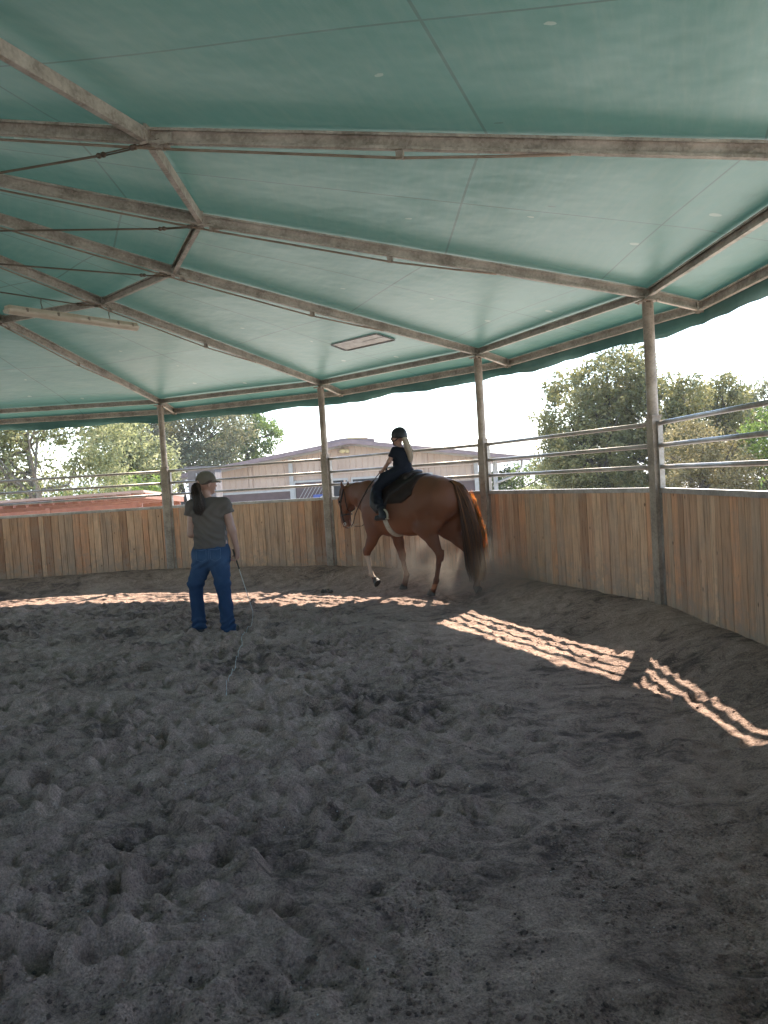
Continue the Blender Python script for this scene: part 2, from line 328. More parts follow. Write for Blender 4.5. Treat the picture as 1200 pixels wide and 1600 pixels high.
def wood_material():
    m, N, L, P = new_mat('fence_boards')
    at = nd(N, 'ShaderNodeAttribute', attribute_name='val'); tc = N.new('ShaderNodeTexCoord')
    cb = N.new('ShaderNodeCombineXYZ'); L.new(at.outputs['Fac'], cb.inputs[2]); sc_ = nd(N, 'ShaderNodeVectorMath', operation='SCALE'); L.new(cb.outputs[0], sc_.inputs[0]); sc_.inputs['Scale'].default_value = 37.0
    ad = nd(N, 'ShaderNodeVectorMath', operation='ADD'); L.new(tc.outputs['Object'], ad.inputs[0]); L.new(sc_.outputs[0], ad.inputs[1])
    mp = nd(N, 'ShaderNodeMapping'); mp.inputs['Scale'].default_value = (30, 30, 1.6); L.new(ad.outputs[0], mp.inputs[0])
    n = nd(N, 'ShaderNodeTexNoise', i_Scale=1.6, i_Detail=7.0, i_Roughness=0.65, i_Distortion=0.5); L.new(mp.outputs[0], n.inputs['Vector'])
    tint = ramp(N, [(0.0, (0.36, 0.195, 0.12)), (0.2, (0.58, 0.35, 0.22)), (0.5, (0.69, 0.44, 0.285)), (0.75, (0.50, 0.335, 0.235)), (1.0, (0.67, 0.35, 0.20))])
    L.new(at.outputs['Fac'], tint.inputs[0])
    gr = ramp(N, [(0.30, (0.42, 0.38, 0.35)), (0.48, (0.90, 0.89, 0.87)), (0.72, (1.15, 1.15, 1.15))]); L.new(n.outputs['Fac'], gr.inputs[0])
    mu = nd(N, 'ShaderNodeMix', data_type='RGBA', blend_type='MULTIPLY'); mu.inputs['Factor'].default_value = 1.0; L.new(tint.outputs[0], mu.inputs[6]); L.new(gr.outputs[0], mu.inputs[7])
    # scuffs, knots and splashed sand, strongest low down where hooves throw it
    n2 = nd(N, 'ShaderNodeTexNoise', i_Scale=3.2, i_Detail=8.0, i_Roughness=0.72); L.new(tc.outputs['Object'], n2.inputs['Vector'])
    r2_ = ramp(N, [(0.46, (0, 0, 0)), (0.72, (0.6, 0.6, 0.6))]); L.new(n2.outputs['Fac'], r2_.inputs[0])
    mx = nd(N, 'ShaderNodeMix', data_type='RGBA'); L.new(r2_.outputs[0], mx.inputs['Factor']); L.new(mu.outputs[2], mx.inputs[6]); mx.inputs[7].default_value = (0.33, 0.255, 0.20, 1)
    sz = N.new('ShaderNodeSeparateXYZ'); L.new(tc.outputs['Object'], sz.inputs[0])
    n5 = nd(N, 'ShaderNodeTexNoise', i_Scale=9.0, i_Detail=8.0, i_Roughness=0.75); L.new(tc.outputs['Object'], n5.inputs['Vector'])
    mz = nd(N, 'ShaderNodeMath', operation='MULTIPLY_ADD'); L.new(sz.outputs[2], mz.inputs[0]); mz.inputs[1].default_value = -0.42; L.new(n5.outputs['Fac'], mz.inputs[2])
    rz = ramp(N, [(0.28, (0, 0, 0)), (0.46, (0.8, 0.8, 0.8))]); L.new(mz.outputs[0], rz.inputs[0])
    mx0 = mx; mx = nd(N, 'ShaderNodeMix', data_type='RGBA'); L.new(rz.outputs[0], mx.inputs['Factor']); L.new(mx0.outputs[2], mx.inputs[6]); mx.inputs[7].default_value = (0.36, 0.27, 0.21, 1)
    vk = nd(N, 'ShaderNodeTexVoronoi', i_Scale=7.0); mk = nd(N, 'ShaderNodeMapping'); mk.inputs['Scale'].default_value = (1, 1, 0.55); L.new(ad.outputs[0], mk.inputs[0]); L.new(mk.outputs[0], vk.inputs['Vector'])
    lk = ramp(N, [(0.035, (0.8, 0.8, 0.8)), (0.09, (0, 0, 0))]); L.new(vk.outputs['Distance'], lk.inputs[0])
    m2 = nd(N, 'ShaderNodeMix', data_type='RGBA'); L.new(lk.outputs[0], m2.inputs['Factor']); L.new(mx.outputs[2], m2.inputs[6]); m2.inputs[7].default_value = (0.07, 0.04, 0.025, 1)
    L.new(m2.outputs[2], P.inputs['Base Color']); P.inputs['Roughness'].default_value = 0.8; P.inputs['Specular IOR Level'].default_value = 0.25
    b = nd(N, 'ShaderNodeBump', i_Strength=0.7, i_Distance=0.006); L.new(n.outputs['Fac'], b.inputs['Height']); L.new(b.outputs[0], P.inputs['Normal'])
    return m

def steel_material(name, c1, c2, c3, rough=0.55, metal=0.35):
    m, N, L, P = new_mat(name)
    tc = N.new('ShaderNodeTexCoord')
    n = nd(N, 'ShaderNodeTexNoise', i_Scale=5.0, i_Detail=9.0, i_Roughness=0.7); L.new(tc.outputs['Object'], n.inputs['Vector'])
    v = nd(N, 'ShaderNodeTexVoronoi', i_Scale=60.0); L.new(tc.outputs['Object'], v.inputs['Vector'])
    ad = nd(N, 'ShaderNodeMath', operation='MULTIPLY_ADD'); sx = N.new('ShaderNodeSeparateColor'); L.new(v.outputs['Color'], sx.inputs[0]); L.new(sx.outputs[0], ad.inputs[0]); ad.inputs[1].default_value = 0.12; L.new(n.outputs['Fac'], ad.inputs[2])
    rp = ramp(N, [(0.4, c1), (0.6, c2), (0.85, c3)]); L.new(ad.outputs[0], rp.inputs[0]); L.new(rp.outputs[0], P.inputs['Base Color'])
    P.inputs['Metallic'].default_value = metal; P.inputs['Roughness'].default_value = rough
    b = nd(N, 'ShaderNodeBump', i_Strength=0.25, i_Distance=0.004); L.new(n.outputs['Fac'], b.inputs['Height']); L.new(b.outputs[0], P.inputs['Normal'])
    return m

MT = {}
MT['sand'] = sand_material(); MT['fabric'] = fabric_material(); MT['wood'] = wood_material()
MT['beam'] = steel_material('dusty_galvanised_beam', (0.24, 0.205, 0.165), (0.45, 0.39, 0.325), (0.66, 0.59, 0.51), 0.6, 0.12)
MT['post'] = steel_material('galvanised_post', (0.19, 0.145, 0.11), (0.31, 0.245, 0.19), (0.42, 0.35, 0.28), 0.6, 0.1)
MT['rail'] = steel_material('galvanised_rail', (0.22, 0.19, 0.165), (0.34, 0.30, 0.265), (0.46, 0.42, 0.38), 0.42, 0.4)
MT['rod'] = simple('dusty_steel_rod', (0.22, 0.16, 0.115), (0.38, 0.29, 0.22), rough=0.65, metal=0.2)
MT['cable'] = simple('steel_cable', (0.10, 0.075, 0.055), (0.2, 0.15, 0.11), rough=0.6, metal=0.4)
MT['valance'] = simple('valance_canvas', (0.035, 0.13, 0.115), (0.07, 0.19, 0.165), rough=0.6, scale=3)
MT['patch'] = simple('clear_patch', (0.40, 0.36, 0.33), (0.62, 0.60, 0.55), rough=0.5, scale=9, detail=8)
MT['black'] = simple('black_tape', (0.012, 0.012, 0.012), rough=0.5)

# ------------------------------------------------------------------ arena geometry
CX, CY, A0, NS = -5.03772, 5.37544, 1.390825, 16
RW, RI, RO = 7.7175, 3.8161, 8.2422
AP = RW*math.cos(math.pi/NS)
Z_BERM, Z_CAP, Z_R1, Z_R2, Z_R3 = 0.226, 1.2915, 1.4816, 1.6756, 1.8772
def ang(k): return A0-k*2*math.pi/NS
def V3(k, r, z=0.0): return Vector((CX+r*math.cos(ang(k)), CY+r*math.sin(ang(k)), z))
C0 = Vector((CX, CY, 0))
def apothem(x, y):
    m = None
    for k in range(NS):
        a = ang(k+0.5); d = (x-CX)*math.cos(a)+(y-CY)*math.sin(a); m = d if m is None else np.maximum(m, d)
    return m
def sstep(a, b, x):
    t = np.clip((x-a)/(b-a), 0, 1); return t*t*(3-2*t)

# ground outside ----------------------------------------------------------
def outside_z(x, y):
    r = np.hypot(x-CX, y-CY)
    z = 0.04-1.34*sstep(9.5, 22, r)+0.12*(fbm(x*0.12, y*0.12, 3)-0.5)*sstep(9, 14, r)
    return np.where(r < 7.4, -0.35, z)
rr_ = np.concatenate([np.linspace(0, 7.3, 4), np.linspace(7.5, 30, 60), np.geomspace(31, 4500, 50)])
th = np.linspace(0, 2*np.pi, 181)[:-1]
RRg, THg = np.meshgrid(rr_, th, indexing='ij'); gx = CX+RRg*np.cos(THg); gy = CY+RRg*np.sin(THg)
gz = outside_z(gx, gy); nr, nt = RRg.shape
ii, jj = np.meshgrid(np.arange(nr-1), np.arange(nt), indexing='ij')
Fq = np.stack([ii*nt+jj, (ii+1)*nt+jj, (ii+1)*nt+(jj+1) % nt, ii*nt+(jj+1) % nt], -1).reshape(-1, 4)
MT['earth'] = simple('dry_earth_and_grass', (0.46, 0.42, 0.37), (0.38, 0.36, 0.31), rough=0.95, scale=0.25, bump=0.5, bscale=3, detail=9)
g_ = link('ground', np_mesh('ground', np.stack([gx, gy, gz], -1).reshape(-1, 3), Fq), MT['earth']); tag(g_, kind='structure')

# arena sand --------------------------------------------------------------
def axis(lo, hi, segs):
    p = [lo]
    while p[-1] < hi:
        x = p[-1]; s = segs(x); p.append(x+s)
    return np.array(p)
def stepx(x): return 0.0065 if -1.9 < x < 1.9 else (0.016 if -3.4 < x < 3.2 else 0.03)
def stepy(y):
    if y < 1.2: return 0.05
    if y < 1.6: return 0.02
    if y < 3.2: return 0.0065
    if y < 4.2: return 0.010
    return 0.016 if y < 6 else 0.022
xs = axis(-13.0, 3.0, stepx); ys = axis(-2.6, 13.4, stepy)
X, Y = np.meshgrid(xs, ys, indexing='ij')
def sand_z(X, Y):
    wx = X+0.25*(fbm(X*1.7+5, Y*1.7, 2)-0.5); wy = Y+0.25*(fbm(X*1.7, Y*1.7+9, 2)-0.5)
    z = 0.10*(fbm(wx*1.3, wy*1.9, 3)-0.5)
    z += 0.080*(fbm(wx*3.1+3, wy*4.4, 3, True)-0.6)
    z += 0.056*(fbm(wx*6, wy*8.5+4, 5, True)-0.6)*(0.35+1.0*vnoise(X*1.1, Y*1.1))
    z += 0.011*(fbm(X*22, Y*25, 3, True)-0.6)*(0.2+1.3*vnoise(X*2.3+7, Y*2.3))
    z += 0.007*(fbm(X*52, Y*60, 2)-0.5)*(0.5+vnoise(X*3.1, Y*3.1+5))
    return z
Zs = sand_z(X, Y)
ap = apothem(X, Y)
fade = 1-0.78*sstep(4.7, 6.2, ap)
prng = np.random.default_rng(11)
def dent(cx, cy, a, l, w, dep, rim):
    e = max(l, w)*2.2
    i0, i1 = np.searchsorted(xs, (cx-e, cx+e)); j0, j1 = np.searchsorted(ys, (cy-e, cy+e))
    if i1-i0 < 2 or j1-j0 < 2: return
    x = X[i0:i1, j0:j1]-cx; y = Y[i0:i1, j0:j1]-cy; ca, sa = math.cos(a), math.sin(a)
    u = (x*ca+y*sa)/l; v = (-x*sa+y*ca)/w; q = np.sqrt(u*u+v*v)
    Zs[i0:i1, j0:j1] += -dep*(1-sstep(0.45, 1.05, q))*(1+0.35*u)+rim*np.exp(-((q-1.25)/0.3)**2)
for _ in range(6500):
    a = prng.random()*6.283; r = 7.4*math.sqrt(prng.random()); cx, cy = CX+r*math.cos(a), CY+r*math.sin(a)
    if cy < 0.5: continue
    s = prng.uniform(0.04, 0.095)
    dent(cx, cy, prng.random()*6.28, s*prng.uniform(1, 1.5), s, prng.uniform(0.014, 0.050), prng.uniform(0.006, 0.022))
for _ in range(1500):                                   # the ring track, hoof on hoof
    a = prng.random()*6.283; r = prng.normal(6.75, 0.33)
    dent(CX+r*math.cos(a), CY+r*math.sin(a), a+1.57, 0.085, 0.065, prng.uniform(0.008, 0.022), prng.uniform(0.003, 0.010))
for (cx, cy, a, l, w, dp) in ((-1.15, 2.9, 1.9, .34, .055, .045), (-1.42, 2.6, 1.75, .26, .06, .05), (-.30, 2.5, 2.45, .42, .05, .04), (.10, 2.85, .5, .11, .06, .045), (.30, 3.45, .3, .12, .07, .045), (.02, 3.75, .2, .10, .06, .04), (-.9, 3.5, 2.6, .3, .05, .03), (.95, 3.0, .7, .12, .06, .035), (.75, 4.1, .2, .12, .07, .035)):
    for q in range(5):
        t = (q-2)/2*.8; dent(cx+math.cos(a)*l*t+prng.normal()*.012, cy+math.sin(a)*l*t+prng.normal()*.012, a+prng.normal()*.3, l*.38, w*prng.uniform(.8, 1.2), dp*prng.uniform(.6, 1), 0.016)
Zs = (Zs-float(Zs[(ap < 6.5)].mean()))*fade
berm = 0.065*np.exp(-((X-.40)**2+(Y-9.30)**2)/.95)+Z_BERM*sstep(6.75, 7.55, ap)*(1+0.06*(fbm(X*1.3, Y*1.3, 2)-0.5))
Zs = Zs+berm
keep = (ap < 7.64)
inside = keep[:-1, :-1] & keep[1:, :-1] & keep[1:, 1:] & keep[:-1, 1:]
idx = np.arange(X.size).reshape(X.shape)
F = np.stack([idx[:-1, :-1], idx[1:, :-1], idx[1:, 1:], idx[:-1, 1:]], -1)[inside]
used = np.zeros(X.size, bool); used[F.ravel()] = True; remap = np.cumsum(used)-1
moist = fbm(X*0.9+40, Y*0.9, 4).ravel()
me = np_mesh('sand', np.stack([X.ravel(), Y.ravel(), Zs.ravel()], -1)[used], remap[F], {'val': moist[used]})
o = link('sand', me, MT['sand']); tag(o, kind='structure')
def sand_at(x, y):
    i = min(max(np.searchsorted(xs, x), 0), len(xs)-1); j = min(max(np.searchsorted(ys, y), 0), len(ys)-1); return float(Zs[i, j])

# crumbs of sand: uncountable
def clods():
    ico = []; t = (1+5**.5)/2
    base = np.array([(-1, t, 0), (1, t, 0), (-1, -t, 0), (1, -t, 0), (0, -1, t), (0, 1, t), (0, -1, -t), (0, 1, -t), (t, 0, -1), (t, 0, 1), (-t, 0, -1), (-t, 0, 1)])/1.9
    tri = np.array([(0, 11, 5), (0, 5, 1), (0, 1, 7), (0, 7, 10), (0, 10, 11), (1, 5, 9), (5, 11, 4), (11, 10, 2), (10, 7, 6), (7, 1, 8), (3, 9, 4), (3, 4, 2), (3, 2, 6), (3, 6, 8), (3, 8, 9), (4, 9, 5), (2, 4, 11), (6, 2, 10), (8, 6, 7), (9, 8, 1)])
    Vs = []; Fs = []; n = 0; vals = []
    for _ in range(26000):
        d = prng.uniform(1.4, 3.2) if prng.random() < 0.55 else prng.uniform(3.2, 8)
        x = prng.uniform(-.62, .62)*d; y = d
        if vnoise(np.array(x*2.2), np.array(y*2.2)) < 0.38 and prng.random() < .8: continue
        if apothem(x, y) > 7.3: continue
        s = 0.003*(1+prng.exponential(0.8)) if d < 3.2 else 0.0035*(1+prng.exponential(0.5))
        s = min(s, 0.013 if d < 3.2 else .009)
        b = base*s*(1+prng.uniform(-.3, .3, (12, 1)))*np.array([1, 1, .6])
        Vs.append(b+np.array([x, y, sand_at(x, y)+s*0.1])); Fs.append(tri+n); n += 12; vals += [prng.random()]*12
    me = np_mesh('sand_crumbs', np.concatenate(Vs), np.concatenate(Fs), {'val': np.array(vals)})
    o = link('sand_crumbs', me, MT['sand'], None, True); tag(o, 'crumbs and clods of grey sand scattered over the arena floor', 'sand', kind='stuff')
clods()

# ------------------------------------------------------------------ fence of the round pen
fence = empty('round_pen_fence', (CX, CY, 0))
tag(fence, 'round pen fence of upright brown boards topped by three galvanised rails', 'fence')
def rel(v): return Vector(v)-C0
def ring(prof): return prof
for k in range(NS):
    a, b = V3(k, RW), V3(k+1, RW)
    d = (b-a).normalized(); out = Vector((math.cos(ang(k+.5)), math.sin(ang(k+.5)), 0)); Lp = (b-a).length
    rot = Matrix((d, out, Vector((0, 0, 1)))).transposed()
    rr = np.random.default_rng(100+k); mb = MB(); s = 0.065
    while s < Lp-0.07:
        w = min(rr.choice([0.09, 0.10, 0.12, 0.13, 0.14]), Lp-0.065-s)
        if w < 0.03: break
        gap = .0015 if rr.random() > 0.04 else 0.008
        c = a+d*(s+w/2)+out*(0.035+rr.uniform(-.004, .004)); zb, zt = 0.03, 1.262
        hw = (w-gap)/2; t = 0.016; lean = rr.uniform(-.004, .004)
        vs = []
        for z in (zb, zt):
            for (uu, vv) in ((-hw, -t+.011), (-hw+.0045, -t), (hw-.0045, -t), (hw, -t+.011), (hw, t), (-hw, t)):
                p = c+d*(uu+(lean if z == zt else -lean))+out*vv; vs.append(rel((p.x, p.y, z)))
        fs = [(i, (i+1) % 6, 6+(i+1) % 6, 6+i) for i in range(6)]+[(5, 4, 3, 2, 1, 0), (6, 7, 8, 9, 10, 11)]
        mb.add(vs, fs, float(rr.random())); s += w
    bw = mb.build('board_wall', MT['wood'], fence)
    m = MB()                                            # steel cap channel with folded lips
    prof = [(-.03, -.045), (.03, -.045), (.03, 0), (-.03, 0)]
    m.sweep(prof, rel(a+d*.062+out*.03+Vector((0, 0, Z_CAP))), rel(b-d*.062+out*.03+Vector((0, 0, Z_CAP))))
    m.build('cap_rail', MT['rail'], bw)
    for z in (Z_R1, Z_R2, Z_R3):
        MB().tube([rel(a+d*.07+out*.03+Vector((0, 0, z))), rel(b-d*.07+out*.03+Vector((0, 0, z)))], 0.0205, 12).build('rail', MT['rail'], bw, True)
    for (p, sg) in ((a, 1), (b, -1)):
        q = p+d*sg*.072+out*.03
        MB().box(rel((q.x, q.y, (0.03+Z_R3+.02)/2)), (.034, .045, Z_R3+.02-.03), rot).build('end_frame', MT['rail'], bw)

# ------------------------------------------------------------------ round roof
roof = empty('round_roof', (CX, CY, 0))
tag(roof, 'round green canvas roof on galvanised posts and spoke beams over the pen', 'roof')
ZT_E, ZT_I, ZT_O, ZT_A = 3.098, 3.725, 2.980, 4.44     # beam tops at eave, ring, overhang, centre
H = 0.090
def chan(h=H, w=.038, t=.005, lip=.016):
    return [(-w/2, 0), (w/2, 0), (w/2, -lip), (w/2-t, -lip), (w/2-t, -t), (-w/2+t, -t), (-w/2+t, -h+t), (w/2-t, -h+t), (w/2-t, -h+lip), (w/2, -h+lip), (w/2, -h), (-w/2, -h)]
def between(p, q, g0, g1):
    d = (q-p).normalized(); return p+d*g0, q-d*g1
for k in range(NS):
    r = lambda kk, rad, z: V3(kk, rad, z)-C0
    # spoke beam in three lengths, one piece
    m = MB()
    for (r0, z0, r1, z1) in ((0.35, ZT_A-.045, RI, ZT_I), (RI, ZT_I, RW, ZT_E), (RW, ZT_E, RO, ZT_O)):
        p, q = between(r(k, r0, z0), r(k, r1, z1), 0.002, 0.002)
        m.sweep(chan(), p, q)
    sp = m.build('spoke_beam', MT['beam'], roof)
    # under-slung rod with its struts
    def rodz(rad): return np.interp(rad, [1.6, 3.88, 5.34, 6.25], [4.03, 3.595, 3.345, 3.236])
    rad = [1.6, 2.6, 3.88, 4.6, 5.34, 5.9, 6.28]
    MB().tube([r(k, q, rodz(q)) for q in rad], 0.008, 6).build('truss_rod', MT['rod'], sp, True)
    m = MB()
    for q in (3.90, 5.34):
        zt = np.interp(q, [RI, RW], [ZT_I, ZT_E])-H; zb = rodz(q)-.008
        rotk = Matrix.Rotation(ang(k), 3, 'Z')
        m.box(r(k, q, (zt+zb)/2), (.045, .010, zt-zb), rotk)
        m.box(r(k, q+.02, (zt+zb)/2), (.008, .045, zt-zb), rotk)
    m.build('strut', MT['beam'], sp)
    # ring beams
    for (nm, rad, z, hh) in (('inner_ring_beam', RI, ZT_I-.006, H-.010), ('eave_beam', RW, ZT_E-.006, .076), ('outer_ring_beam', RO, ZT_O-.006, .088)):
        p, q = between(r(k, rad, z), r(k+1, rad, z), .028, .028)
        bm_ = MB().sweep(chan(hh), p, q); dd_ = (q-p).normalized()
        for e_ in (p-dd_*.004, q+dd_*.004): bm_.box(e_-Vector((0, 0, hh/2+.004)), (.008, .058, hh+.022), Matrix((dd_, dd_.cross(Vector((0, 0, 1))), Vector((0, 0, 1)))).transposed())
        for e_ in (p-dd_*.0, q+dd_*.0):
            for zz in (.022, hh-.018): bm_.ball(e_+(dd_*.012 if e_ == p else -dd_*.012)-Vector((0, 0, zz))-dd_.cross(Vector((0, 0, 1)))*.024, .009, 6, 4)
        bm_.build(nm, MT['beam'], roof)
    # cable from the ring node to the hub with its turnbuckle
    cz = 3.60; m = MB(); m.tube([r(k, .3, 3.545), r(k, 3.52, cz+.005)], 0.0075, 6); m.tube([r(k, 3.72, cz+.02), r(k, 3.90, cz+.05)], .007, 6)
    cb = m.build('tie_cable', MT['cable'], roof, True)
    m = MB(); sd = Vector((-math.sin(ang(k)), math.cos(ang(k)), 0))
    for s_ in (-1, 1): m.tube([r(k, 3.52, cz+.005)+sd*.012*s_, r(k, 3.72, cz+.02)+sd*.012*s_], .005, 5)
    for q in (3.50, 3.53, 3.72, 3.74): m.ball(r(k, q, cz+.005+(q-3.5)*.08), .019, 8, 6, scale=(1, 1, .9))
    m.build('turnbuckle', MT['cable'], cb, True)
    m = MB(); rotk = Matrix.Rotation(ang(k), 3, 'Z')
    m.box(r(k, 3.93, 3.64), (.10, .012, .075), rotk); m.box(r(k, 3.93, 3.605), (.05, .07, .008), rotk); m.box(r(k, 3.83, 3.70), (.02, .075, .125), rotk)
    m.build('bracket', MT['beam'], cb)
    # post: box channel below, tube above, head plate with bolts
    m = MB(); m.tube([r(k, RW, 1.93), r(k, RW, 2.97)], 0.0505, 20)
    m.box(r(k, RW, 2.985), (.17, .15, .012), rotk); m.box(r(k, RW, 2.945), (.012, .12, .06), rotk)
    ps = m.build('post', MT['post'], roof, False)
    m = MB(); m.sweep([(-.052, -.04), (-.052, .045), (-.046, .045), (-.046, -.034), (.046, -.034), (.046, .045), (.052, .045), (.052, -.04)], r(k, RW, .02), r(k, RW, 1.94), upv=(math.cos(ang(k)), math.sin(ang(k)), 0))
    m.box(r(k, RW+.005, 1.947), (.1, .12, .012), rotk)
    m.build('post_channel', MT['post'], ps)
    m = MB()
    for s_ in (-1, 1):
        for t_ in (-1, 1): m.ball(r(k, RW+.06*t_, 2.975)+sd*.055*s_, .011, 6, 4)
    m.build('bolt', MT['beam'], ps)
# hub
m = MB(); m.tube([(0, 0, 3.45), (0, 0, 4.45)], .09, 20); m.tube([(0, 0, 3.50), (0, 0, 3.58)], .33, 24); m.tube([(0, 0, 4.31), (0, 0, 4.44)], .36, 24)
m.build('hub', MT['beam'], roof)
# canvas skin
def canvas_z(r_):      # follows the beam tops
    return np.interp(r_, [0, RI, RW, RO+.045], [ZT_A+.012, ZT_I+.012, ZT_E+.012, ZT_O+.008])
Vc = []; Fc = []; UV = []
NR, NU = 46, 14
rads = np.concatenate([np.linspace(0.15, RI, 16)[:-1], np.linspace(RI, RW, 22)[:-1], np.linspace(RW, RO+.045, 6)])
for k in range(NS):
    base = len(Vc)
    for q in rads:
        for j in range(NU+1):
            t = j/NU; p = V3(k, q).lerp(V3(k+1, q), t)-C0; half = q*math.sin(math.pi/NS)
            bul = math.sin(math.pi*t)*(0.02*min(1, q/3)); bul *= (1.0 if q < RW-.05 else (0.3 if q < RO else 0.0))
            wr = 0.006*math.sin(3*q+k)*math.sin(2*math.pi*t+k)
            Vc.append((p.x, p.y, float(canvas_z(q))+bul+wr*(1 if 0 < j < NU and q < RW-.1 else 0)))
            UV.append(((2*t-1)*half, q*math.cos(math.pi/NS)+k*0.0))
    n = NU+1
    for i in range(len(rads)-1):
        for j in range(NU): Fc.append((base+i*n+j, base+i*n+j+1, base+(i+1)*n+j+1, base+(i+1)*n+j))
me = np_mesh('canvas_skin', np.array(Vc), np.array(Fc))
ul = me.uv_layers.new(name='gore'); li = np.zeros(len(me.loops), dtype=np.int32); me.loops.foreach_get('vertex_index', li)
ul.data.foreach_set('uv', np.array(UV, dtype=np.float32)[li].ravel())
skin = link('canvas_skin', me, MT['fabric'], roof)
# valance: hanging canvas with a scalloped, uneven edge, rolled hem
Vc = []; Fc = []; nseg = 20
cnt = 0
for k in range(NS):
    for j in range(nseg):
        t = j/nseg; p = V3(k, RO+.045).lerp(V3(k+1, RO+.045), t)-C0; n_ = Vector((math.cos(ang(k+t)), math.sin(ang(k+t)), 0))
        s_ = (k*nseg+j)*.31; bot = 2.765+.014*math.sin(s_*1.7)+.010*math.sin(s_*3.1+1)+.006*math.sin(s_*7)
        for q, (dz, dn) in enumerate(((1, 0), (.66, .006*math.sin(s_*2.3)), (.33, .012*math.sin(s_*2+.4)), (0, .016*math.sin(s_*1.9)))):
            z = bot+(float(canvas_z(RO+.03))-bot)*dz; v = p+n_*dn; Vc.append((v.x, v.y, z))
        cnt += 1
for i in range(cnt):
    for q in range(3):
        a = i*4+q; b = ((i+1) % cnt)*4+q; Fc.append((a, a+1, b+1, b))
me = np_mesh('valance', np.array(Vc), np.array(Fc)); vo = link('valance', me, MT['valance'], roof)
sm = vo.modifiers.new('thick', 'SOLIDIFY'); sm.thickness = 0.006
# pale repair patch with taped edges, let into the gore between the second and third posts
def gore_pt(k, x, y, off):
    """point on the underside of gore k at plan position x, y"""
    a = ang(k+.5); ca = ((x-CX)*math.cos(a)+(y-CY)*math.sin(a)); q = ca/math.cos(math.pi/NS); u = (x-CX)*math.sin(a)-(y-CY)*math.cos(a)
    t = .5+u/(2*q*math.sin(math.pi/NS)); return Vector((x-CX, y-CY, float(canvas_z(q))+.02*math.sin(math.pi*min(max(t, 0), 1))-off))
PATCH = None
pc = [gore_pt(1, x, y, .006) for x, y in ((-.553, 10.014), (-.362, 10.254), (.276, 9.631), (.045, 9.413))]
pm = MB(); dn = Vector((0, 0, -.004)); pm.add([p+dn for p in pc]+[p-dn for p in pc], [(0, 3, 2, 1), (4, 5, 6, 7), (0, 1, 5, 4), (1, 2, 6, 5), (2, 3, 7, 6), (3, 0, 4, 7)])
po = pm.build('repair_patch', MT['patch'], roof); tag(po, 'pale rectangular patch with black taped edges')
pm = MB(); e3 = Vector((0, 0, -.009))
for i, (w0) in enumerate((.018, .018, .018, .010)):
    p, q = pc[i]+e3, pc[(i+1) % 4]+e3; pm.sweep([(-w0, -.002), (w0, -.002), (w0, .002), (-w0, .002)], p+(q-p).normalized()*w0, q-(q-p).normalized()*w0)
mid0 = pc[0].lerp(pc[1], .42)+e3; mid1 = pc[3].lerp(pc[2], .42)+e3; pm.sweep([(-.004, -.001), (.004, -.001), (.004, .001), (-.004, .001)], mid0.lerp(mid1, .55), mid0.lerp(mid1, .97))
pm.build('tape_edge', MT['black'], po)

# ------------------------------------------------------------------ hanging tube light
MT['lamp_body'] = simple('lamp_body_dusty', (0.46, 0.38, 0.27), (0.62, 0.54, 0.42), rough=0.5, scale=10)
MT['lamp_lens'] = simple('lamp_lens_dusty', (0.50, 0.42, 0.31), (0.68, 0.60, 0.48), rough=0.35, scale=6, stretch=(1, 4, 4))
lt = empty('tube_light', V3(1, 3.465, 3.42), ang(1))
tag(lt, 'long dusty fluorescent tube light hanging from a cable under the green roof', 'light')
def bevprof(w, h, z0, top=True):
    return [(-w/2, z0), (w/2, z0), (w/2, z0+h), (-w/2, z0+h)]
L2_ = .79
m = MB(); m.sweep([(-.05, .012), (.05, .012), (.042, .05), (-.042, .05)], (-L2_+.01, 0, .0), (L2_-.01, 0, .03)); m.build('housing', MT['lamp_body'], lt)
m = MB(); n_ = 14; prof = [(-.06*math.cos(math.pi*i/(n_-1)), .013-.048*math.sin(math.pi*i/(n_-1))) for i in range(n_)]
m.sweep(prof, (-L2_, 0, 0), (L2_, 0, .03)); m.build('diffuser', MT['lamp_lens'], lt)
for x in (-.6, -.25, .12, .5, .7):
    for s_ in (-1, 1): MB().box((x, s_*.058, .022+x*.018+.01), (.022, .010, .036)).build('clip', MT['post'], lt)
for x in (-.40, .43):
    m = MB(); m.tube([(x, 0, .05+.015), (x+.004, 0, .09), (x-.004, .003, .13), (x, 0, .178)], .005, 6); m.box((x, 0, .062), (.05, .03, .01)); m.build('hanger', MT['cable'], lt)

# ------------------------------------------------------------------ SDF people and horse: materials
MT['coat'] = byval('chestnut_coat', [(0.0, (0.020, 0.008, 0.005)), (0.30, (0.080, 0.028, 0.015)), (0.62, (0.165, 0.060, 0.028)), (0.80, (0.25, 0.11, 0.055)), (0.9, (0.38, 0.27, 0.20)), (1.0, (0.46, 0.35, 0.27))], rough=0.58, nscale=9, namp=0.07, spec=0.25, bump=0.25)
MT['hair_red'] = byval('chestnut_hair', [(0.0, (0.036, 0.015, 0.009)), (0.6, (0.11, 0.042, 0.018)), (1.0, (0.36, 0.14, 0.045))], rough=0.45, namp=0.02, trans=0.35)
MT['hair_sunlit_paint'] = byval('painted_sunlit_tail_hair', [(0.0, (0.30, 0.11, 0.03)), (0.5, (0.70, 0.33, 0.11)), (1.0, (0.92, 0.58, 0.26))], rough=0.5, namp=0.02, trans=0.75)  # sunlight on the tail's edge painted in as a brighter copper hair colour
MT['hair_mane'] = byval('flaxen_mane_hair', [(0.0, (0.09, 0.04, 0.018)), (0.5, (0.22, 0.11, 0.05)), (1.0, (0.38, 0.23, 0.12))], rough=0.5, namp=0.02, trans=0.35)
